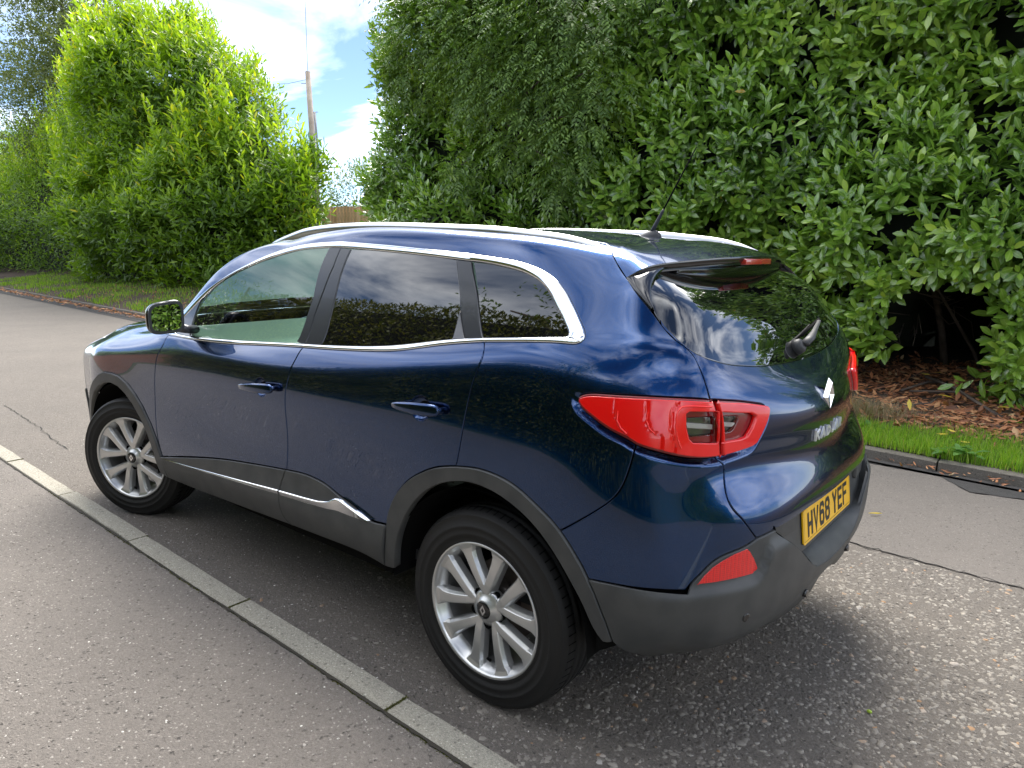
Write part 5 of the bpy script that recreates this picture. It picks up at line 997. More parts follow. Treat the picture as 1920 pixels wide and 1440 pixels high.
def chips(n,xr,yr,size,dens=None,name='road_chippings',zf=None,mat=None,label='pale stone chippings worn out of the road surface behind the car',hk=1.):
    x=RNG.uniform(*xr,n); y=RNG.uniform(*yr,n)
    if dens is not None:
        k=RNG.random(n)<dens(x,y); x,y=x[k],y[k]
    n=len(x); K=6; s=RNG.uniform(*size,n)*RNG.lognormal(0,.18,n); a=RNG.uniform(0,6.28,n); el=RNG.uniform(.45,.95,n); h=s*RNG.uniform(.06,.24,n)
    ang=np.linspace(0,2*np.pi,K,endpoint=False)[None]+RNG.uniform(-.35,.35,(n,K)); rad=RNG.uniform(.55,1.2,(n,K))
    lx=np.cos(ang)*rad; ly=np.sin(ang)*rad*el[:,None]; X=lx*np.cos(a)[:,None]-ly*np.sin(a)[:,None]; Y=lx*np.sin(a)[:,None]+ly*np.cos(a)[:,None]
    h=h*hk; z0=np.zeros(n) if zf is None else zf(x,y)
    tx,ty=RNG.normal(0,.12,(2,n,1))
    V=np.zeros((n,2*K,3)); V[:,:K,0]=x[:,None]+X*s[:,None]*.5; V[:,:K,1]=y[:,None]+Y*s[:,None]*.5; V[:,:K,2]=-.001+z0[:,None]
    V[:,K:,0]=x[:,None]+X*s[:,None]*.38; V[:,K:,1]=y[:,None]+Y*s[:,None]*.38; V[:,K:,2]=z0[:,None]+h[:,None]+(X*tx+Y*ty)*s[:,None]*.5
    f=[]
    for i in range(K): j=(i+1)%K; f.append((i,j,K+j,K+i))
    f+=[(K,K+1,K+2,K+3),(K,K+3,K+4,K+5)]
    F=(np.array(f)[None]+(np.arange(n)*2*K)[:,None,None]).reshape(-1,4)
    o=fastmesh(name,V.reshape(-1,3),F,mat or CHIPM,rnd=np.repeat(RNG.random(n),len(f))); tag(o,kind='stuff',label=label,cat='gravel'); return o
def dens(x,y):
    c=1/(1+np.exp((x+.05+(y*.30))*3.2)); pn_=np.sin(x*5.1+1)*np.sin(y*4.3+2)*.25+np.sin(x*13+y*9)*.12
    return np.clip(c*(.62+pn_)+.05,0,1)
chips(38000,(-2.6,1.2),(-1.34,1.03),(.010,.028),dens,hk=.42)
PCH=rnd_mat('footpath_stones',[(0,(.13,.115,.10)),(.3,(.20,.178,.157)),(.90,(.27,.242,.215)),(.965,(.40,.37,.33)),(.99,(.70,.67,.62))],.8)
def pz(x,y): return PZ+np.clip((y-kl(x)-.16),0,3)*.03/2.5
chips(34000,(-.9,4.2),(1.16,3.1),(.004,.0115),lambda x,y: (y>kl(x)+.115)*(.55+.4*np.sin(x*2.3+y*3.1)*np.sin(x*5-y*2)),name='footpath_grit',zf=pz,mat=PCH,label='small stones showing in the worn footpath surface',hk=.8)
chips(15000,(-.4,4.6),(.05,1.06),(.004,.011),None,name='road_grit',mat=PCH,label='small stones in the road surface between kerb and car',hk=.8)
# a few pale chips on the footpath
def fchips():
    n=2600; x=RNG.uniform(-.3,6,n); y=RNG.uniform(1.2,2.9,n); return x,y
# ---- moss in the joints
MOSS=rnd_mat('moss',[(0,(.05,.06,.01)),(.6,(.12,.13,.02)),(1,(.20,.19,.04))],.95)
def moss():
    P=[]
    for x0,x1,amp in ((.15,.55,.6),(.9,1.35,.2),(1.35,1.62,1.0),(1.62,2.1,.3),(2.1,2.35,.5),(-.2,.12,.8),(3,3.2,.6),(2.5,3,.15)):
        n=int(900*amp*(x1-x0)/.3); x=RNG.uniform(x0,x1,n); P.append(np.stack([x,kl(x)+.099+np.abs(RNG.normal(0,.006,n)),np.full(n,PZ-.003)],1))
    for j in j0:
        if -1<j<5:
            n=260; yy=RNG.uniform(.0,.098,n); P.append(np.stack([j+RNG.normal(0,.004,n),kl(j)+yy,np.full(n,PZ-.002)],1))
    P=np.concatenate(P); n=len(P); s=RNG.uniform(.0012,.004,n); a=RNG.uniform(0,6.28,n); V=np.zeros((n,4,3))
    for k,(dx,dz) in enumerate(((1,0),(0,.9),(-1,0),(0,-.3))):
        V[:,k]=P+np.stack([dx*s*np.cos(a),dx*s*np.sin(a),dz*s],1)
    F=np.arange(n*4).reshape(n,4); o=fastmesh('moss',V.reshape(-1,3),F,MOSS,rnd=RNG.random(n)); tag(o,kind='stuff',label='green moss in the joints of the near kerb',cat='moss')
moss()
# dark crumbly gap between kerb and footpath
V=[];F=[]
for i,x in enumerate(np.arange(-3,8,.02)): w_=.010+abs(RNG.normal(0,.004)); V+=[(x,kl(x)+.096,PZ-.001),(x,kl(x)+.096+w_,PZ+.0012)]
F=[(2*i,2*i+2,2*i+3,2*i+1) for i in range(len(V)//2-1)]
gj=mesh('footpath_joint',V,F,pmat('joint_dirt',(.035,.03,.022),.95),smooth=False); tag(gj,kind='structure')
# cracks in the road
def crack(pts,w=.004,z=.0045):
    pts=[np.array(p,float) for p in pts]; P=[]
    for a,b in zip(pts[:-1],pts[1:]):
        k=max(2,int(np.linalg.norm(b-a)/.04))
        for j in range(k): P.append(a+(b-a)*j/k+RNG.normal(0,.010,2))
    P=np.array(P); V=[];F=[]
    for i,p_ in enumerate(P): ww=w*(.4+RNG.random()); V+=[(p_[0],p_[1]-ww,z),(p_[0]+ww*.3,p_[1]+ww,z)]
    F=[(2*i,2*i+2,2*i+3,2*i+1) for i in range(len(P)-1)]
    o=mesh('road_crack',V,F,pmat('crack_dirt',(.02,.018,.016),.95),smooth=False); tag(o,kind='structure')
crack([(-2.8,-1.34),(-1.3,-1.345),(-.2,-1.40),(.5,-1.42)],.0035,.0052)
crack([(6.4,.42),(5.3,.5),(4.3,.62)],.003);
# ------------------------------------------------------------------ vegetation
def leaf_template(seg=3,w=.36,fold=.12,curve_=.18,tip=.0):
    """unit leaf along +y from 0..1, widest beyond the middle, facing +z; both sides of the midrib"""
    t=np.linspace(0,1,seg+1); hw=w*np.interp(t,[0,.12,.3,.5,.68,.85,.95,1],[.03,.14,.34,.47,.50,.40,.22,.05])
    V=[];F=[]
    for i in range(seg+1):
        z=-curve_*t[i]**2; V+=[(-hw[i],t[i],z+fold*hw[i]*2),(0,t[i],z),(hw[i],t[i],z+fold*hw[i]*2)]
    for i in range(seg): F+=[(3*i,3*i+1,3*i+4,3*i+3),(3*i+1,3*i+2,3*i+5,3*i+4)]
    return np.array(V),np.array(F)
def place(Tv,pos,d,nrm,size):
    """orient template: y->d, z->nrm"""
    d=d/np.linalg.norm(d,axis=1)[:,None]; x=np.cross(d,nrm); x/=np.linalg.norm(x,axis=1)[:,None]+1e-9; z=np.cross(x,d)
    R=np.stack([x,d,z],2)          # columns
    return pos[:,None]+np.einsum('nij,kj->nki',R,Tv)*size[:,None,None]
def unit(v): return v/(np.linalg.norm(v,axis=-1,keepdims=True)+1e-9)
def shoots(P,N,leaf=(.10,.15),per=9,length=.26,up=.55,spread=1.0,mixup=.35):
    """P shoot tip base points, N outward normals -> leaf pos,dir,normal,size ; whorled along a twig"""
    n=len(P); ax=unit(N+np.array([0,0,1.])*RNG.uniform(up*.4,up*1.6,(n,1))+RNG.normal(0,.32,(n,3)))
    ref=unit(np.cross(ax,RNG.normal(0,1,(n,3)))); r2=np.cross(ax,ref)
    pos=[];dr=[];nm=[];sz=[];idx=[]
    ph=RNG.uniform(0,6.28,n)
    for k in range(per):
        t=k/(per-1); a=ph+k*2.4+RNG.normal(0,.25,n)
        rad=np.cos(a)[:,None]*ref+np.sin(a)[:,None]*r2
        op=(1.15-.75*t)*spread+RNG.normal(0,.12,n)      # opening angle: outer leaves flat, tip ones upright
        d=unit(ax*np.cos(op)[:,None]+rad*np.sin(op)[:,None]+np.array([0,0,-.12])*(1-t)); nn=unit(ax*np.sin(op)[:,None]-rad*np.cos(op)[:,None]*1.0+N*.35+np.array([0,0,mixup]))
        pos.append(P+ax*(length*(t-.35))+rad*.004); dr.append(d); nm.append(nn); sz.append(RNG.uniform(*leaf,n)*(1-.28*t)); idx.append(np.full(n,t))
    return np.concatenate(pos),np.concatenate(dr),np.concatenate(nm),np.concatenate(sz),np.concatenate(idx)
def vnoise(p,f,seed=0):
    s=seed*1.7; x,y,z=p[...,0]*f+s,p[...,1]*f+s*1.3,p[...,2]*f+s*.7
    return (np.sin(x*1.7+1.3*np.sin(y*1.1+z))+np.sin(z*2.1+1.1*np.sin(x*.9+y*.6)+.7)+np.sin(y*1.3+z*1.9+np.sin(x*1.4)))/3
LAUREL=rnd_mat('laurel_leaf',[(0,(.058,.135,.018)),(.35,(.118,.235,.026)),(.7,(.20,.34,.040)),(.93,(.34,.47,.07)),(.992,(.18,.28,.05)),(1,(.42,.26,.02))],.26,spec=.8,trans=.22,rib=True,coat=.35)
LAURELB=rnd_mat('sunlit_laurel_leaf',[(0,(.060,.125,.012)),(.35,(.125,.225,.020)),(.7,(.22,.345,.028)),(.94,(.35,.47,.04)),(1,(.50,.42,.03))],.38,spec=.45,trans=.42,rib=True)  # tones raised so the leaf colour carries sunlight on the left bushes
ASH=rnd_mat('ash_leaf',[(0,(.070,.130,.036)),(.6,(.125,.205,.052)),(.95,(.19,.30,.07)),(1,(.10,.15,.03))],.5,spec=.4,trans=.25)
GREYT=rnd_mat('grey_green_leaf',[(0,(.06,.085,.035)),(.6,(.10,.135,.055)),(1,(.18,.21,.09))],.55,spec=.35,trans=.3)
BARK=pmat('bark',(.06,.045,.035),.9,bump=(40,.6,.01),var=(9,(.11,.085,.065),6))
DARKF=pmat('foliage_shade',(.006,.010,.004),.95)  # near-black stand-in for the shade deep inside hedges and bushes
def stem(name,pts,r0,r1,parent=None,mat=None,seg=6):
    pts=np.array(pts,float); return tube(name,pts,np.linspace(r0,r1,len(pts)),mat or BARK,parent,seg=seg)
def leaves_obj(name,T,pos,d,n,sz,mat,parent,rnd):
    Tv,Tf=T; V=place(Tv,pos,d,n,sz); k=len(Tv); F=(Tf[None]+(np.arange(len(pos))*k)[:,None,None]).reshape(-1,Tf.shape[1])
    rb_=np.tile(np.abs(Tv[:,0])/np.abs(Tv[:,0]).max(),len(pos)); o=fastmesh(name,V.reshape(-1,3),F,mat,parent,rnd=np.repeat(rnd,len(Tf)),smooth=True,rib=rb_); return o
T3=leaf_template(4,.40); T2=leaf_template(2,.46)
# ---- 1. tall cherry laurel hedge on the right
hedge=empty('laurel_hedge',(3,-6,0)); tag(hedge,'tall glossy dark green laurel hedge behind the car, hollow at its foot','hedge')
def hedge_front(x,z):
    p=np.stack([x,z*0,z],-1)
    y=-5.15-.10*np.clip(x,0,10)*.55+.48*vnoise(p,1.05,1)+.24*vnoise(p,2.6,2)
    y=y-.55*np.clip((.6-z)/.6,0,1)**2*(np.sin(x*1.9)*.5+.6)
    y=y+.10*(z-1.5)*np.clip(1.2-z,-1,1)*.2
    y=y+ np.clip((z-3.2)*.10,0,.5)
    xe=7.7+.55*np.clip((3.7-z)/.9,0,1); e=np.clip((x-xe)/1.5,0,1.2); y=y-2.2*e**2           # rounds away at its far end
    return y
def cavity(x,z):
    c=((x+.30)/.54)**2+((z-.76)/.50)**2; c2=((x+.15)/.52)**2+((z-.25)/.42)**2
    return (c<1)|(c2<1)
def hedge_top(x): return np.interp(x,[-6,-2.5,-1.7,5,7,8.6,9.4,9.7,11],[2.4,2.7,5.0,6.0,5.4,5.0,4.4,3.3,2.5])+.25*np.sin(x*2.3)
def hull_pts(n,xr,zr,depth):
    x=RNG.uniform(*xr,n); z=RNG.uniform(*zr,n); e=.04
    y=hedge_front(x,z); gx=(hedge_front(x+e,z)-y)/e; gz=(hedge_front(x,z+e)-y)/e
    N=unit(np.stack([-gx,np.ones(n),-gz],1)); P=np.stack([x,y,z],1)-N*(RNG.random((n,1))**1.4*depth)
    clump=vnoise(P,4.3,5)+.5*vnoise(P,9,6)
    k=(~cavity(x+RNG.normal(0,.05,n),z+RNG.normal(0,.05,n)))&(z<hedge_top(x))&(z>.22+.16*np.sin(x*3.1)+.10*np.sin(x*7.7))&(clump+RNG.normal(0,.25,n)>-.35)
    return P[k],N[k]
P,Nn=hull_pts(5200,(-3.4,4.2),(.1,4.4),.42); a_=shoots(P,Nn,(.12,.205),per=9,length=.32,up=.45)
P2,N2=hull_pts(5600,(4.2,10.9),(.1,5.8),.42); b_=shoots(P2,N2,(.125,.19),per=8,length=.27,up=.75)
rn=np.clip(.10+.34*vnoise(a_[0],1.3,9)+.55*a_[4]**2*RNG.random(len(a_[0]))+RNG.random(len(a_[0]))*.45,0,.985); kk=RNG.random(len(rn)); rn[kk<.0014]=1.
rn2=np.clip(.12+.34*vnoise(b_[0],1.3,9)+.50*b_[4]**2*RNG.random(len(b_[0]))+RNG.random(len(b_[0]))*.45,0,.985); rn2[RNG.random(len(rn2))<.0004]=1.
# the 300 leaves nearest the camera are parts of their own
cam0=np.array(CAMP); dd=np.linalg.norm(a_[0]-cam0,axis=1); ax_=np.array(_f); zc=(a_[0]-cam0)@ax_; 
rx_=(a_[0]-cam0)@np.array(_r)/zc; uz_=(a_[0]-cam0)@np.array(_u)/zc; vis_=(abs(rx_)<.70)&(abs(uz_)<.53)&(rx_>.30)&(uz_>.12)
front=a_[0][:,1]-hedge_front(a_[0][:,0],a_[0][:,2]); cand=np.where(vis_&(front>-.02))[0]; cand=cand[np.argsort(dd[cand])][:2400]; cand=RNG.choice(cand,300,replace=False)
mask=np.ones(len(rn),bool); mask[cand]=False
fo=leaves_obj('foliage',T3,a_[0][mask],a_[1][mask],a_[2][mask],a_[3][mask],LAUREL,hedge,rn[mask]); tag(fo,kind='stuff')
fo2=leaves_obj('foliage',T2,b_[0],b_[1],b_[2],b_[3],LAUREL,hedge,rn2); tag(fo2,kind='stuff')
def single_leaf(cls,mat,T=T3,name='leaf'):
    me=bpy.data.meshes.new(name); me.from_pydata(T[0].tolist(),[],T[1].tolist()); me.update(); me.polygons.foreach_set('use_smooth',[True]*len(me.polygons))
    at=me.attributes.new('rnd','FLOAT','FACE'); at.data.foreach_set('value',np.full(len(T[1]),cls,np.float32)); a2=me.attributes.new('rib','FLOAT','POINT'); a2.data.foreach_set('value',(np.abs(T[0][:,0])/np.abs(T[0][:,0]).max()).astype(np.float32)); me.materials.append(mat); return me
lm=[single_leaf(c,LAUREL) for c in (.25,.4,.55,.7,.85,.93)]
for i in cand:
    o=bpy.data.objects.new('leaf',lm[int(RNG.integers(0,6))]); d=unit(a_[1][i]); x_=unit(np.cross(d,a_[2][i])); z_=np.cross(x_,d); s_=a_[3][i]
    o.matrix_world=Matrix(((x_[0]*s_,d[0]*s_,z_[0]*s_,a_[0][i][0]),(x_[1]*s_,d[1]*s_,z_[1]*s_,a_[0][i][1]),(x_[2]*s_,d[2]*s_,z_[2]*s_,a_[0][i][2]),(0,0,0,1)))
    COL.objects.link(o); o.parent=hedge; o.matrix_parent_inverse=Matrix.Translation((-3,6,0))
# near-black sheet standing in for the shade inside the hedge
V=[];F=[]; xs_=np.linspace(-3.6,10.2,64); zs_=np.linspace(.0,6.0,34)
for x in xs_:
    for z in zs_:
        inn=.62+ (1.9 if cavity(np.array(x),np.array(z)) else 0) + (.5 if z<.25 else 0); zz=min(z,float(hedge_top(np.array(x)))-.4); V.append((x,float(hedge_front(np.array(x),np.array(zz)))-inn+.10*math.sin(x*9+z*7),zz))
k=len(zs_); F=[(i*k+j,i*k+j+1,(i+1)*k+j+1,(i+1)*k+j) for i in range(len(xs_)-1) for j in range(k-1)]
hc=mesh('hedge_shade_core',V,F,DARKF,hedge)
hl=[]
for (x,y,lx,ly,lz,r) in ((-.9,-6.2,-.7,.9,1.5,.035),(-.2,-6.6,.3,.7,1.8,.045),(.3,-6.3,.9,.8,1.6,.03),(-.6,-6.5,.5,1.0,1.2,.022),(2.,-6.4,.4,.6,2.8,.04),(4,-6.6,-.5,.6,3.4,.05),(6,-7,.6,.5,3.2,.05),(-2.2,-6.1,.3,.5,2.6,.04)):
    stem('branch',[(x,y,.1),(x+lx*.3,y+ly*.25,.1+lz*.35),(x+lx*.7,y+ly*.6,.1+lz*.7),(x+lx,y+ly,.1+lz)],r,r*.4,hedge)
for i in range(26):   # bare twigs poking out of the cavity and the face
    x,z=RNG.uniform(-.95,.35),RNG.uniform(.25,1.2); y=-5.9+RNG.uniform(-.3,.2); stem('twig',[(x,y,z),(x+RNG.normal(0,.12),y+.25,z+RNG.normal(.02,.08)),(x+RNG.normal(0,.25),y+.5,z+RNG.normal(.05,.15))],.006,.002,hedge,seg=4)
def reparent(root,loc):
    inv=Matrix.Translation(-Vector(loc))
    for o in root.children:
        if o.matrix_parent_inverse==Matrix.Identity(4): o.matrix_parent_inverse=inv
reparent(hedge,(3,-6,0))
# ---- blobs of foliage: shoots over a union of ellipsoids
def ell_pts(blobs,n,seed=3):
    B=np.array(blobs,float); ar=(B[:,3]*B[:,4]+B[:,4]*B[:,5]+B[:,3]*B[:,5]); w=ar/ar.sum(); c=RNG.choice(len(B),n,p=w); d=unit(RNG.normal(0,1,(n,3)))
    b=B[c]; P=b[:,:3]+d*b[:,3:6]; Nn=unit(d/b[:,3:6])
    P=P+Nn*(.28*vnoise(P,.9,seed)+.16*vnoise(P,2.3,seed+1))[:,None]*np.minimum(b[:,3:6].min(1),2.2)[:,None]*.5
    ins=np.zeros(n,bool)
    for i,bb in enumerate(B):
        q=(P-bb[:3])/bb[3:6]; ins|=((q**2).sum(1)<.80)&(c!=i)
    face=((cam0-P)*Nn).sum(1)>-.35*np.linalg.norm(cam0-P,axis=1)
    clump=vnoise(P,1.9,seed+4)+.6*vnoise(P,4.5,seed+5)+RNG.normal(0,.3,n)
    k=~ins&face&(P[:,2]>.3)&(clump>-.75); return P[k],Nn[k]
def bush(name,label,cat,loc,blobs,n,mat,leaf=(.12,.17),per=7,depth=.5,T=T2,up=.9,group=None,length=.42,rbase=.1,shade_core=.72,zlit=True):
    e=empty(name,loc); tag(e,label,cat,group)
    P,Nn=ell_pts(blobs,n); P=P-Nn*(RNG.random((len(P),1))**1.5*depth)
    s=shoots(P,Nn,leaf,per=per,length=length,up=up); r=np.clip(rbase+.5*s[4]**1.5*RNG.random(len(s[0]))+RNG.random(len(s[0]))*.45,0,.985)
    f_=leaves_obj('foliage',T,s[0],s[1],s[2],s[3],mat,e,r); tag(f_,kind='stuff')
    V=[];F=[]
    for b in blobs:
        G=blob(np.array(b[:3]),b[3]*shade_core,b[4]*shade_core,b[5]*shade_core,.95,nu=14,nv=9); a,c=G.shape[:2]; o=len(V); V+=G.reshape(-1,3).tolist(); F+=[(o+i*c+j,o+i*c+(j+1)%c,o+(i+1)*c+(j+1)%c,o+(i+1)*c+j) for i in range(a-1) for j in range(c)]
    V=[(x,y,max(z,.1)) for x,y,z in V]; mesh('shade_core',V,F,DARKF,e)
    return e
def flat_template(w=.27,curve_=.2,fold=.10):
    t=[0,.35,.72,1.]; hw=[.03,.5*w,.46*w,.02]; V=[];F=[]
    for a,h in zip(t,hw): V+=[(-h,a,-curve_*a*a+fold*h),(h,a,-curve_*a*a-fold*h)]
    return np.array(V),np.array([(0,1,3,2),(2,3,5,4),(4,5,7,6)])
TF=flat_template()
def wallbush(label,loc,xr,H,n,mat,yc=-9.1,ry=2.3,leaf=(.18,.30),per=7,seed=1,endr=None,endl=None,th1=1.9,group=None,foot=.45):
    """a grown-out hedge: rounded cross section, height H(x)"""
    e=empty('laurel_bush',loc); tag(e,label,'bush',group)
    def surf_(x,th):
        h=H(x); r=np.ones_like(x)*ry
        if endr: q=np.clip((endr[0]-x)/endr[1],0,.999); k_=np.sqrt(1-q*q); r=r*k_; h=h*(.25+.75*k_)
        if endl: q=np.clip((x-endl[0])/endl[1],0,.999); k_=np.sqrt(1-q*q); r=r*k_; h=h*(.55+.45*k_)
        y=yc+r*np.sign(np.cos(th))*np.abs(np.cos(th))**.75; z=foot+(h-foot)*np.abs(np.sin(th))**.85*1.0
        P=np.stack([x,y,z],-1); b=.62*vnoise(P,.8,seed)+.42*vnoise(P,1.7,seed+1)+.22*vnoise(P,3.6,seed+2)
        P=P+np.stack([x*0,np.cos(th)*b,np.sin(th)*b*1.1],-1); return P
    x=RNG.uniform(*xr,n); th=RNG.uniform(.0,th1,n); P=surf_(x,th); ep=.03; a1=(surf_(x+ep,th)-P)/ep; a2=(surf_(x,th+ep)-P)/ep; Nn=unit(np.cross(a1,a2)); Nn*=np.sign((Nn*np.stack([x*0,np.cos(th)+.2,np.sin(th)],1)).sum(1,keepdims=True)+1e-9)
    dens_=np.linalg.norm(np.cross(a1,a2),axis=1); k=RNG.random(n)<dens_/np.percentile(dens_,85); cl=vnoise(P,2.6,seed+4)+.6*vnoise(P,5.5,seed+5)+RNG.normal(0,.2,n); k&=cl>-.42
    P=P[k]; Nn=Nn[k]; P=P-Nn*(RNG.random((len(P),1))**1.1*1.0)
    s=shoots(P,Nn,leaf,per=per,length=.46,up=.75,spread=1.15); r=np.clip(.05+.25*vnoise(s[0],.8,3)+.04*(s[0][:,2]-4)+.45*s[4]**1.3*RNG.random(len(s[0]))+RNG.random(len(s[0]))*.5,0,.99)  # leaf tone climbs with height, a sunlit top put into colour
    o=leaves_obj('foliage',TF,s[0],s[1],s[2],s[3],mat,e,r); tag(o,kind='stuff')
    # wands standing out of the outline
    xw=RNG.uniform(*xr,int((xr[1]-xr[0])*16)); tw=RNG.uniform(.5,1.7,len(xw)); Pw_=surf_(xw,tw); 
    PW_=np.concatenate([Pw_+np.array([0,.05,.22])*k for k in (.3,1.2,2.1,3.,3.9)]); s=shoots(PW_,np.tile([[0,.15,1.]],(len(PW_),1)),(leaf[0]*.8,leaf[1]*.9),per=5,length=.25,up=.8,spread=.75); o=leaves_obj('foliage',TF,s[0],s[1],s[2],s[3],mat,e,np.clip(.5+.5*RNG.random(len(s[0])),0,.97)); tag(o,kind='stuff')
    # near-black inner sheet, the bush's shade put into colour
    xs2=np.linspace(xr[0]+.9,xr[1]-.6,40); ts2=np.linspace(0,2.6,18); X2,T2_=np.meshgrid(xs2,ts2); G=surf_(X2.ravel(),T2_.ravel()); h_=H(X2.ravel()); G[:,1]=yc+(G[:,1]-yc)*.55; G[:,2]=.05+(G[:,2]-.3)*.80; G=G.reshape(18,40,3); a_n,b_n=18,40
    mesh('shade_core',G.reshape(-1,3),[(i*b_n+j,i*b_n+j+1,(i+1)*b_n+j+1,(i+1)*b_n+j) for i in range(a_n-1) for j in range(b_n-1)],DARKF,e)
    for i in range(7):
        x0=RNG.uniform(xr[0]+1.5,xr[1]-1.); hh=float(H(np.array(x0))); stem('branch',[(x0,yc+.3,.2),(x0+RNG.normal(0,.3),yc+ry*.3,hh*.3),(x0+RNG.normal(0,.5),yc+ry*.45,hh*.5),(x0+RNG.normal(0,.6),yc+ry*.4,hh*.68)],.06,.015,e)
    reparent(e,loc); return e
Hx=[14,15.5,17,18.8,20.7,23,25.6,28,33,37]; Hz=[4.7,5.4,6.3,7.4,8.3,8.8,7.9,6.3,6.0,5.4]
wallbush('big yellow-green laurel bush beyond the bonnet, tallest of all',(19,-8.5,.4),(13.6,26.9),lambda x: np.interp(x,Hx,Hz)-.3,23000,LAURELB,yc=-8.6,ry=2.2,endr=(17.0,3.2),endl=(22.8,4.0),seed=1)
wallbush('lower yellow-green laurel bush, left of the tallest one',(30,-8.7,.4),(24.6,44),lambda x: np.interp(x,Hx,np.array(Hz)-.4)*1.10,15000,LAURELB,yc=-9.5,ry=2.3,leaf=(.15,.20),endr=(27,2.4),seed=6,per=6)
# ---- ash tree growing through the hedge, leaves in feathery sprays
ash=empty('ash_tree',(6.2,-6.2,.2)); tag(ash,'dark feathery ash tree rising out of the laurel hedge beside the sky gap','tree')
def ray(px,py,y):
    d=np.array(_f)+np.array(_r)*(px-960)/FPX+np.array(_u)*(720-py)/FPX; return cam0+d*(y-cam0[1])/d[1]
stem('trunk',[(6.6,-6.6,.1),(6.4,-6.5,2.4),(6.0,-6.3,4.2),(5.6,-6.2,6.4)],.13,.05,ash,seg=8)
def pinnate(P,axd,n_leaf=9,L_=.24,ls=.075):
    n=len(P); axd=unit(axd); s=unit(np.cross(axd,np.array([0,0,1.])+RNG.normal(0,.2,(n,3)))); nn=unit(np.cross(s,axd)); nn*=np.sign(nn[:,2:3]+1e-6)
    pos=[];d=[];nm=[];sz=[]
    for k in range(n_leaf):
        if k==n_leaf-1: t=1.; sd=0
        else: t=.25+.7*(k//2)/(n_leaf//2); sd=1 if k%2 else -1
        p=P+axd*L_*t+np.array([0,0,-.35*L_])*t*t; pos.append(p); d.append(unit(axd*(.55 if sd else 1)+s*sd*.9+np.array([0,0,-.35]))); nm.append(nn+RNG.normal(0,.15,(n,3))); sz.append(np.full(n,ls)*RNG.uniform(.8,1.15,n))
    return np.concatenate(pos),np.concatenate(d),np.concatenate(nm),np.concatenate(sz)
AB=[(790,40,-5.3,.75),(765,110,-5.6,.45),(830,10,-5.2,.9),(900,50,-5.0,.85),(990,60,-4.9,.8),(1070,40,-4.85,.75),(1110,150,-4.85,.5),(1010,170,-4.9,.6),(930,140,-5.0,.6),(1080,240,-4.8,.5),(870,150,-5.2,.6),(1040,330,-4.9,.32),(860,330,-5.1,.3),(960,260,-5.0,.4),(860,-60,-5.4,1.),(1000,-80,-5.2,1.2),(1120,-60,-5.0,1.0),(760,-30,-5.6,.6),(780,130,-5.4,.5)]
PP=[];DD=[]
for i,(a,b,y,r) in enumerate(AB):
    c=ray(a,b,y-.1); n=int(240*r*r+50); d=unit(RNG.normal(0,1,(n,3))); q=c+d*r*RNG.random((n,1))**.45*[1,.7,1]; PP.append(q); DD.append(unit(d*[1,.8,.4]+np.array([0,.35,-.35])+RNG.normal(0,.3,(n,3))))
    stem('limb',[(6.2,-6.4,min(3.+.3*(i%3),c[2])),(6.2*.5+c[0]*.5,-6.2*.5+c[1]*.5-.2,c[2]*.6+1.5),tuple(c+np.array([0,-.05,.15]))],.035,.008,ash,seg=5)
PP=np.concatenate(PP);DD=np.concatenate(DD); pn4=pinnate(PP,DD); lf=leaf_template(2,.38,.05,.15); rr4=RNG.random(len(pn4[0]))
o=leaves_obj('foliage',lf,*pn4,ASH,ash,np.clip(rr4,0,.99)); tag(o,kind='stuff'); reparent(ash,(6.2,-6.2,.2))
# laurel sprays standing proud against the sky at the hedge's far end
# ---- far grey-green trees
def crown(name,label,loc,blobs,n,mat,leaf,trunk,group=None):
    e=empty(name,loc); tag(e,label,'tree',group)
    P=[];B=np.array(blobs,float); w=(B[:,3]*B[:,5]); w/=w.sum()
    c=RNG.choice(len(B),n,p=w); d=unit(RNG.normal(0,1,(n,3))); P=B[c,:3]+d*B[c,3:6]*RNG.random((n,1))**.35; cl=vnoise(P,.8,2)+.7*vnoise(P,2.0,4)+RNG.normal(0,.25,n); P=P[cl>-.35]; d=d[cl>-.35]
    s=shoots(P,d,leaf,per=6,length=leaf[1]*2.2,up=.1); o=leaves_obj('foliage',leaf_template(1 if False else 2,.42),s[0],s[1],s[2],s[3],mat,e,RNG.random(len(s[0]))); tag(o,kind='stuff')
    stem('trunk',trunk,.22,.06,e,seg=8)
    for b in blobs[:6]: stem('limb',[trunk[1],tuple(np.array(trunk[2])*.5+np.array(b[:3])*.5),tuple(b[:3])],.07,.02,e,seg=5)
    reparent(e,loc); return e
crown('willow_tree','tall grey-green tree with sky showing through, at the upper left',(34,-10,.3),[(33,-10,6.5,3.2,2.5,2.6),(35.5,-10.6,9.5,3.6,3,3),(31.5,-10.5,10,2.6,2.4,2.2),(37,-11,5.5,3.5,2.6,3),(33.5,-10.4,12.5,3,2.6,2.2),(30.3,-10.8,7.2,1.6,1.6,1.5)],13000,GREYT,(.14,.20),[(34,-10.4,.3),(34,-10.4,4),(34,-10.5,8),(34,-10.6,12)])
crown('conifer_tree','dark tree low at the left edge behind the laurel bushes',(46,-13,.3),[(45,-14,3.5,4,3,3),(50,-15,5,4,3,4),(41,-15,5,3,3,3.4)],2200,ASH,(.16,.24),[(46,-14,.3),(46,-14,3),(46,-14,5),(46,-14,7)])
bf=bush('shrub','dark shrub behind the wooden fence in the gap between the hedges','shrub',(17.5,-12.8,.9),[(17.2,-13.4,3.0,2.2,1.4,1.3),(15.5,-13.6,2.6,1.5,1.2,1.2)],2600,ASH,leaf=(.10,.15),shade_core=.35); reparent(bf,(17.5,-12.8,.9))
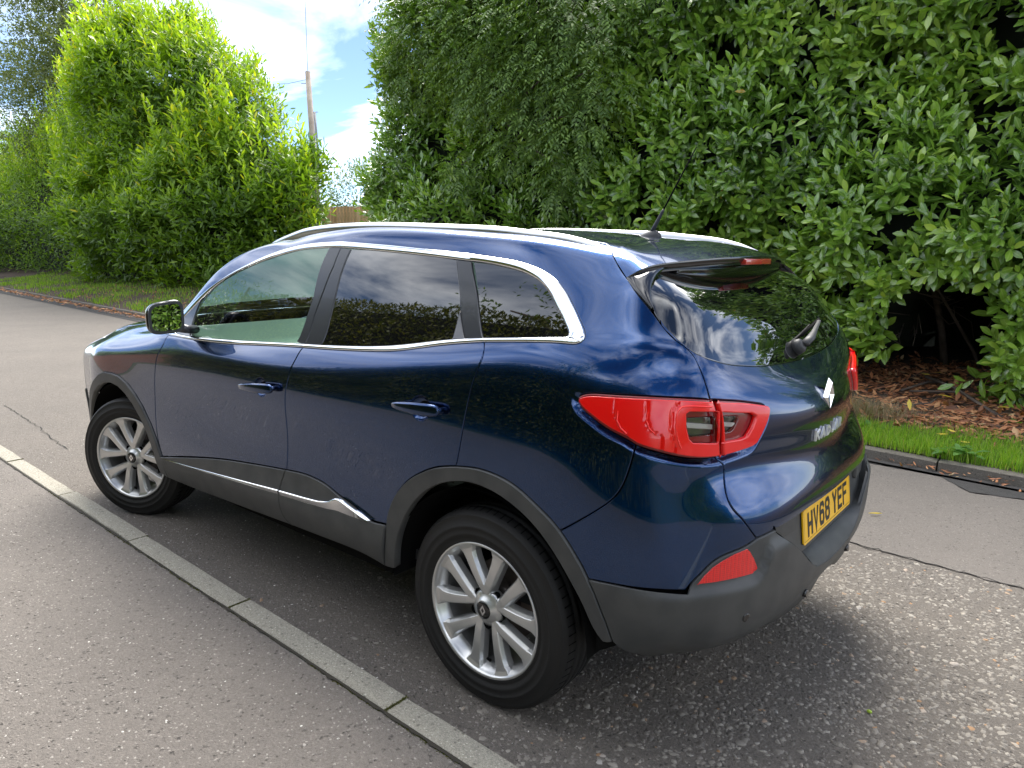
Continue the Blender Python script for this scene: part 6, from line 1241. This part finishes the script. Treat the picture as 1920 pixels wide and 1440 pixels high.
# ---- wooden fence and telegraph pole in the gap
fence=empty('wooden_fence',(15,-11.4,.6)); tag(fence,'pale close-boarded wooden fence in the gap between hedge and laurel bush','fence')
FW=[pmat('fence_board_%d'%i,c,.8,bump=(60,.4,.004),var=(14,tuple(x*1.3 for x in c),5)) for i,c in enumerate([(.68,.48,.27),(.60,.42,.23),(.74,.54,.32)])]
p0,p1=np.array([18.8,-10.9]),np.array([10.8,-12.6]); L_=np.linalg.norm(p1-p0); dr=(p1-p0)/L_; nb=int(L_/.125); bm_=[]
for k in range(3):
    me=bpy.data.meshes.new('board'); w_,t_,h_=.055,.010,1.85
    me.from_pydata([(-w_,-t_,0),(w_,-t_,0),(w_,t_,0),(-w_,t_,0),(-w_,-t_,h_),(w_,-t_,h_),(w_,t_,h_),(-w_,t_,h_)],[],[(3,2,1,0),(4,5,6,7),(0,1,5,4),(1,2,6,5),(2,3,7,6),(3,0,4,7)]); me.materials.append(FW[k]); bm_.append(me)
for i in range(nb):
    q=p0+dr*.125*i; o=bpy.data.objects.new('board',bm_[i%3 if RNG.random()<.7 else 1]); o.location=(q[0]-15,q[1]+11.4,.25+RNG.normal(0,.006)); o.rotation_euler=(0,0,math.atan2(dr[1],dr[0])+RNG.normal(0,.02)); COL.objects.link(o); o.parent=fence
for z_ in (.5,1.1,1.7):
    o=stem('rail',[(p0[0]-15,p0[1]+11.4-.04,z_+.2),(p1[0]-15,p1[1]+11.4-.04,z_+.2)],.03,.03,fence,FW[1],4)
pole=empty('telegraph_pole',(16.4,-10.1,.4)); tag(pole,'leaning grey wooden telegraph pole between the bush and the hedge','pole')
PW=pmat('weathered_pole',(.30,.24,.19),.85,bump=(30,.5,.01),var=(5,(.40,.34,.28),6))
top=cam0+(np.array(_f)+np.array(_r)*(577-960)/FPX+np.array(_u)*(720-136)/FPX)*19.6; botd=np.array(_f)+np.array(_r)*(598-960)/FPX+np.array(_u)*(720-425)/FPX; bt=cam0+botd*19.6
dv_=(bt-top); bt=top+dv_*((top[2]-.3)/(top[2]-bt[2])); pole.location=tuple(bt)
def lp(p): return tuple(np.array(p)-bt)
tube('shaft',[lp(bt),lp((bt+top)/2),lp(top)],[.095,.085,.07],PW,pole,seg=14)
tube('metal_cap',[lp(top),lp(top+[0,0,.03])],[.073,.06],PW,pole,seg=14)
ct=unit(np.array([-.6,.8,0])); rgt=unit(np.array(_r)*[1,1,0])
tube('cable_guard',[lp(top*.82+bt*.18+rgt*.11),lp(top*.6+bt*.4+rgt*.125)],.03,pmat('guard_grey',(.25,.25,.25),.6),pole,seg=8)
tube('cable_guard',[lp(top*.28+bt*.72-rgt*.15),lp(bt-rgt*.15)],.025,MATS['guard_grey'],pole,seg=8)
for k in range(5):
    q=top*(.95-.13*k)+bt*(.05+.13*k); sgn=1 if k%2 else -1; tube('step_bolt',[lp(q),lp(q+rgt*sgn*.20)],.010,MATS['guard_grey'],pole,seg=6)
WIRE=pmat('wire',(.03,.03,.03),.6)
wr=tube('overhead_wire',[tuple(top+[0,0,.02]),tuple(top+np.array([-.08,.05,4.5]))],.006,WIRE,seg=5); tag(wr,'thin overhead wire rising from the top of the telegraph pole','wire')
q2=cam0+(np.array(_f)+np.array(_r)*(505-960)/FPX+np.array(_u)*(720-158)/FPX)*22
wr=tube('overhead_wire',[tuple(top*.97+bt*.03),tuple((top*.97+bt*.03+q2)/2-[0,0,.05]),tuple(q2)],.006,WIRE,seg=5); tag(wr,'thin wire running left from the pole into the big laurel bush','wire')
# ---- grass on the verge
GR=rnd_mat('grass_blade',[(0,(.10,.20,.018)),(.5,(.18,.34,.028)),(.88,(.28,.44,.045)),(1,(.40,.36,.14))],.5,spec=.35,trans=.35)
DRY=rnd_mat('dry_grass',[(0,(.20,.15,.09)),(.6,(.30,.24,.15)),(1,(.12,.15,.05))],.8,trans=.2)
def blades(name,x,y,z,h,w,mat,label,lean=.45):
    n=len(x); a=RNG.uniform(0,6.28,n); lx,ly=np.cos(a),np.sin(a); b=a+np.pi/2+RNG.normal(0,.3,n); L1=RNG.uniform(.2,1,n)*lean; V=np.zeros((n,6,3)); base=np.stack([x,y,z],1)
    for k,(t,ww) in enumerate(((0,1),(.55,.8),(1,.12))):
        c=base+np.stack([lx*L1*h*t*t,ly*L1*h*t*t,h*t*(1-.25*L1*t)],1); s=np.stack([np.cos(b),np.sin(b),np.zeros(n)],1)*(w*ww)[:,None]*.5
        V[:,2*k]=c-s; V[:,2*k+1]=c+s
    F=(np.array([(0,1,3,2),(2,3,5,4)])[None]+(np.arange(n)*6)[:,None,None]).reshape(-1,4)
    o=fastmesh(name,V.reshape(-1,3),F,mat,rnd=np.repeat(RNG.random(n),2),smooth=True); tag(o,label,'grass',kind='stuff'); return o
n=42000; x=RNG.uniform(-3.0,3.0,n); o_=RNG.beta(1.2,1.9,n)*1.0-.04; y=kr(x) if False else np.array([-3.14-.077*(q+.5) for q in x])-.115-o_
k=(vnoise(np.stack([x,y,y*0],1),3.2,8)+RNG.normal(0,.3,n)>-.05-.6*(o_<.12)+.9*np.maximum(o_-.5,0)); x,y,o_=x[k],y[k],o_[k]; ed=o_<.05
blades('grass',x,y,verge_z(x,y),RNG.uniform(.035,.09,len(x))*(1.15-.5*o_),RNG.uniform(.003,.006,len(x)),GR,'fresh green grass along the far kerb behind the car')
n=26000; x=RNG.uniform(3,30,n)**1.0; o_=RNG.beta(1.,1.5,n)*2.6; y=(-3.14-.077*(x+.5))-.115-o_; k=vnoise(np.stack([x,y,y*0],1),1.5,9)+RNG.normal(0,.4,n)>-.3; x,y=x[k],y[k]
blades('grass',x,y,verge_z(x,y),RNG.uniform(.05,.12,len(x)),RNG.uniform(.008,.016,len(x)),GR,'short sunlit grass verge in front of the left laurel bushes')
n=2600; x=RNG.normal(.25,.28,n); y=-4.05+RNG.normal(0,.13,n)+.1*x; blades('dry_grass',x,y,verge_z(x,y),RNG.uniform(.08,.20,n),np.full(n,.003),DRY,'dry straw-coloured grass tuft beside the right of the car',.9)
# ---- leaf litter
LIT=rnd_mat('fallen_leaf',[(0,(.12,.055,.032)),(.35,(.28,.115,.055)),(.7,(.46,.20,.09)),(.93,(.58,.31,.15)),(1,(.42,.31,.17))],.6,spec=.4,trans=.1)
LYE=rnd_mat('yellow_leaf',[(0,(.55,.40,.03)),(1,(.70,.55,.09))],.5,trans=.2)
def litter(x,y,zf,label,size=(.05,.12),name='leaf_litter'):
    n=len(x); d=unit(np.stack([RNG.normal(0,1,n),RNG.normal(0,1,n),RNG.normal(0,.28,n)],1)); nn=unit(np.stack([RNG.normal(0,.35,n),RNG.normal(0,.35,n),np.ones(n)],1)); pos=np.stack([x,y,zf+RNG.uniform(.006,.04,n)],1)
    T=leaf_template(3,.38,-.35,.30); o=leaves_obj(name,T,pos,d,nn,RNG.uniform(*size,n),LIT,None,RNG.random(n)); tag(o,label,'leaves',kind='stuff')
n=11000; x=RNG.uniform(-3,3.2,n); o_=RNG.uniform(.45,3.6,n); y=(-3.14-.077*(x+.5))-.115-o_; k=(o_>.72+.12*np.sin(x*3)+.05*np.sin(x*9))|(RNG.random(n)<.10); x,y=x[k],y[k]; litter(x,y,verge_z(x,y),'rust-brown fallen laurel leaves under the hollow of the hedge')
n=1700; x=RNG.uniform(9,34,n); o_=RNG.normal(-.12,.10,n); y=(-3.14-.077*(x+.5))-o_*1.0-.1; litter(x,y,np.full(n,.01),'orange fallen leaves lining the gutter at the far left',(.07,.12))
n=900; x=RNG.uniform(10,22,n); o_=RNG.uniform(.2,3.4,n); y=(-3.14-.077*(x+.5))-.115-o_; litter(x,y,verge_z(x,y),'brown leaves scattered over the verge by the left laurel bush',(.06,.11))
n=90; x=RNG.uniform(-2.2,.6,n); y=(-3.14-.077*(x+.5))+np.abs(RNG.normal(.03,.05,n)); litter(x,y,np.full(n,.008),'small brown leaf scraps in the gutter behind the car',(.02,.06))
# individual yellow leaves
ty=leaf_template(3,.42,-.2,.2); yl=[single_leaf(c,LYE,ty,'fallen_leaf') for c in (.2,.8)]
def zray(px,py,z):
    d=np.array(_f)+np.array(_r)*(px-960)/FPX+np.array(_u)*(720-py)/FPX; return cam0+d*(z-cam0[2])/d[2]
YP=[(1757,741,.22,.13,'large pale yellow leaf lying on the twigs under the hedge'),(1724,700,.3,.10,'yellow leaf in the hollow, left of a second yellow one'),(1752,700,.3,.09,'yellow leaf in the hollow, right of a second yellow one'),(1706,772,.2,.10,'upright yellow leaf at the top edge of the grass'),(1605,792,.12,.08,'yellow leaf beside the right edge of the car body'),(1776,806,.16,.09,'yellow leaf lying in the grass nearest the brown litter'),(1778,816,.14,.08,'narrow yellow leaf just in front of another in the grass'),(1796,829,.12,.08,'yellow leaf among the broad green weeds'),(1870,765,.22,.12,'yellow leaf under the right hand overhang of the hedge'),(1769,873,.01,.09,'yellow leaf hanging over the kerb edge'),(1876,895,.01,.07,'pale yellow leaf in the dark gutter, left of another'),(1892,899,.01,.05,'small pale leaf in the dark gutter at the right'),(1627,965,.012,.09,'thin yellow stalk lying on the road beside the bumper'),(1638,1000,.012,.0,'')]
for i,(a,b,z,s_,lab) in enumerate(YP):
    if not s_: continue
    q=zray(a,b,z); o=bpy.data.objects.new('fallen_leaf',yl[i%2]); o.location=tuple(q+[0,0,.01]); o.scale=(s_*(.25 if 'stalk' in lab else 1),s_,s_); o.rotation_euler=((1.2 if 'upright' in lab else .15),RNG.normal(0,.15),RNG.uniform(0,6.28) if 'stalk' not in lab else 2.4); COL.objects.link(o); tag(o,lab,'leaf')
# small green acorn-like bud on the road
q=zray(1630,1334,.008); bd=mesh('green_bud',blob(q,.009,.006,.006,.95,nu=10,nv=6).reshape(-1,3),[(i*10+j,i*10+(j+1)%10,(i+1)*10+(j+1)%10,(i+1)*10+j) for i in range(6) for j in range(10)],pmat('bud_green',(.35,.5,.05),.4)); tag(bd,'tiny bright green bud lying on the chippings','bud')
# sticks
for (pp,r,lab) in (([(1690,732,.2),(1740,716,.26),(1778,717,.24)],.012,'curved bare stick above the pale yellow leaf'),([(1705,733,.2),(1800,735,.24),(1868,778,.2)],.011,'long dark stick running down to the right on the litter'),([(1736,706,.3),(1790,727,.26),(1828,752,.22),(1880,782,.18)],.014,'thickest stick, slanting through the hollow of the hedge'),([(1700,760,.18),(1745,755,.2),(1762,742,.22)],.007,'short thin stick left of the pale yellow leaf')):
    pts=[zray(a,b,z) for a,b,z in pp]; o=tube('stick',pts,[r]*(len(pts)-1)+[r*.4],BARK,seg=6); tag(o,lab,'stick')
# broad-leaved weeds in the grass
WM=rnd_mat('weed_leaf',[(0,(.06,.16,.03)),(1,(.12,.26,.05))],.5,trans=.3)
for (a,b,s_,lab) in ((1800,850,.16,'broad-leaved weed overhanging the far kerb'),(1905,800,.18,'broad-leaved weed at the right edge of the photo'),(1620,800,.12,'small leafy weed beside the car at the grass edge'),(1650,725,.10,'little green seedling in the dry grass by the litter')):
    q=zray(a,b,.12); n=26; an=RNG.uniform(0,6.28,n); el_=RNG.uniform(.1,.9,n); d=np.stack([np.cos(an)*np.cos(el_),np.sin(an)*np.cos(el_),np.sin(el_)],1); nn=unit(np.cross(np.stack([-np.sin(an),np.cos(an),np.zeros(n)],1),d)*-1+[0,0,.3])
    o=leaves_obj('weed',leaf_template(3,.55,.1,.35),q+RNG.normal(0,s_*.35,(n,3))*[1,.6,.15],d,nn,RNG.uniform(.35,.75,n)*s_,WM,None,RNG.random(n)); tag(o,lab,'weed')
# ------------------------------------------------------------------ what stands behind the photographer and shows in the paint
CLIP=rnd_mat('clipped_hedge_leaf',[(0,(.05,.07,.012)),(.6,(.11,.13,.02)),(1,(.22,.21,.04))],.5,trans=.25)
ch=empty('clipped_hedge',(1,4.6,0)); tag(ch,'clipped golden-green hedge behind the footpath, mirrored in the car windows','hedge')
n=34000; x=RNG.uniform(-3.5,9.5,n); z=RNG.uniform(.1,2.75,n); f_=RNG.random(n); y=4.15+.14*vnoise(np.stack([x,z,z],1),3,3)-0*z; top=f_<.2; z=np.where(top,2.75+.10*vnoise(np.stack([x,x*0,y],1),3,2),z); y=np.where(top,RNG.uniform(4.15,5.1,n),y+RNG.random(n)*.12)
N0=np.stack([x*0,-1.+top,top*1.],1); s=(np.stack([x,y,z],1),unit(N0+RNG.normal(0,.7,(n,3))),unit(N0+RNG.normal(0,.5,(n,3))),RNG.uniform(.05,.095,n))
o=leaves_obj('foliage',T2,*s,CLIP,ch,RNG.random(n)); tag(o,kind='stuff'); boxes('shade_core',[(-3.4,9.4,4.35,5.0,0,2.65)],DARKF,ch); reparent(ch,(1,4.6,0))
bw=empty('garden_wall',(10,4.5,0)); tag(bw,'low brick garden wall beyond the clipped hedge, mirrored in the front door','wall')
def brick_mat():
    m=bpy.data.materials.new('brickwork'); t,b=nodes(m); A=t.nodes.new; tcn=A('ShaderNodeTexCoord'); mpn=A('ShaderNodeMapping'); mpn.inputs['Rotation'].default_value=(math.pi/2,0,0); t.links.new(tcn.outputs['Object'],mpn.inputs[0]); br=A('ShaderNodeTexBrick'); br.inputs['Color1'].default_value=(.28,.12,.07,1); br.inputs['Color2'].default_value=(.20,.085,.055,1); br.inputs['Mortar'].default_value=(.23,.15,.11,1); br.inputs['Scale'].default_value=4.5; t.links.new(mpn.outputs[0],br.inputs['Vector']); t.links.new(br.outputs[0],b.inputs['Base Color']); b.inputs['Roughness'].default_value=.9; return m
boxes('wall_face',[(9.6,34,4.4,4.65,0,1.25)],brick_mat(),bw); boxes('coping',[(9.55,34,4.36,4.69,1.25,1.32)],OLDC,bw); reparent(bw,(10,4.5,0))
def simple_tree(loc,blobs,n,lab,mat=ASH):
    crown('tree',lab,loc,blobs,n,mat,(.10,.17),[(loc[0],loc[1],0),(loc[0],loc[1],2.),(loc[0],loc[1],3.5),(loc[0],loc[1],5)])
simple_tree((2.4,6.6,0),[(2.2,6.5,4.2,1.5,1.0,1.1),(4.0,6.6,3.9,1.1,1,.8),(1.0,6.4,5.2,1.1,1.,1.)],620,'open garden tree behind the camera, reflected in the quarter window')
simple_tree((18,8,0),[(18,8,3.6,3.5,2,2.0),(13,7.5,3.0,2.5,1.6,1.6),(24,8,4,4,2.5,2.2)],900,'dark garden tree behind the brick wall, reflected in the front wing')

bh=empty('back_hedge',(-14,4,0)); tag(bh,'green hedge far behind the camera, mirrored in the door mirror','hedge')
n=16000; y=RNG.uniform(-2.5,9,n); z=RNG.uniform(.1,3.4,n); x=-14+.3*vnoise(np.stack([y,y,z],1),1.5,3)-RNG.random(n)*.3
o=leaves_obj('foliage',T2,np.stack([x,y,z],1),unit(np.array([1.,0,.3])+RNG.normal(0,.7,(n,3))),unit(np.array([1.,0,.4])+RNG.normal(0,.5,(n,3))),RNG.uniform(.10,.17,n),LAUREL,bh,RNG.random(n)); tag(o,kind='stuff'); boxes('shade_core',[(-15,-14.5,-2.5,9,0,3.2)],DARKF,bh); reparent(bh,(-14,4,0))
gb_=bush('garden_shrubs','dense row of garden shrubs behind the brick wall, mirrored in the front wing','bush',(24,8,.2),[(14,8,1.8,3.5,1.6,1.9),(20,8.4,2.3,4,1.8,2.4),(27,8.6,2.0,4,1.8,2.2),(35,9,2.6,5,2,2.8),(46,9,3,7,2.5,3.4)],5200,LAUREL,leaf=(.16,.26),per=6,shade_core=.8); reparent(gb_,(24,8,.2))
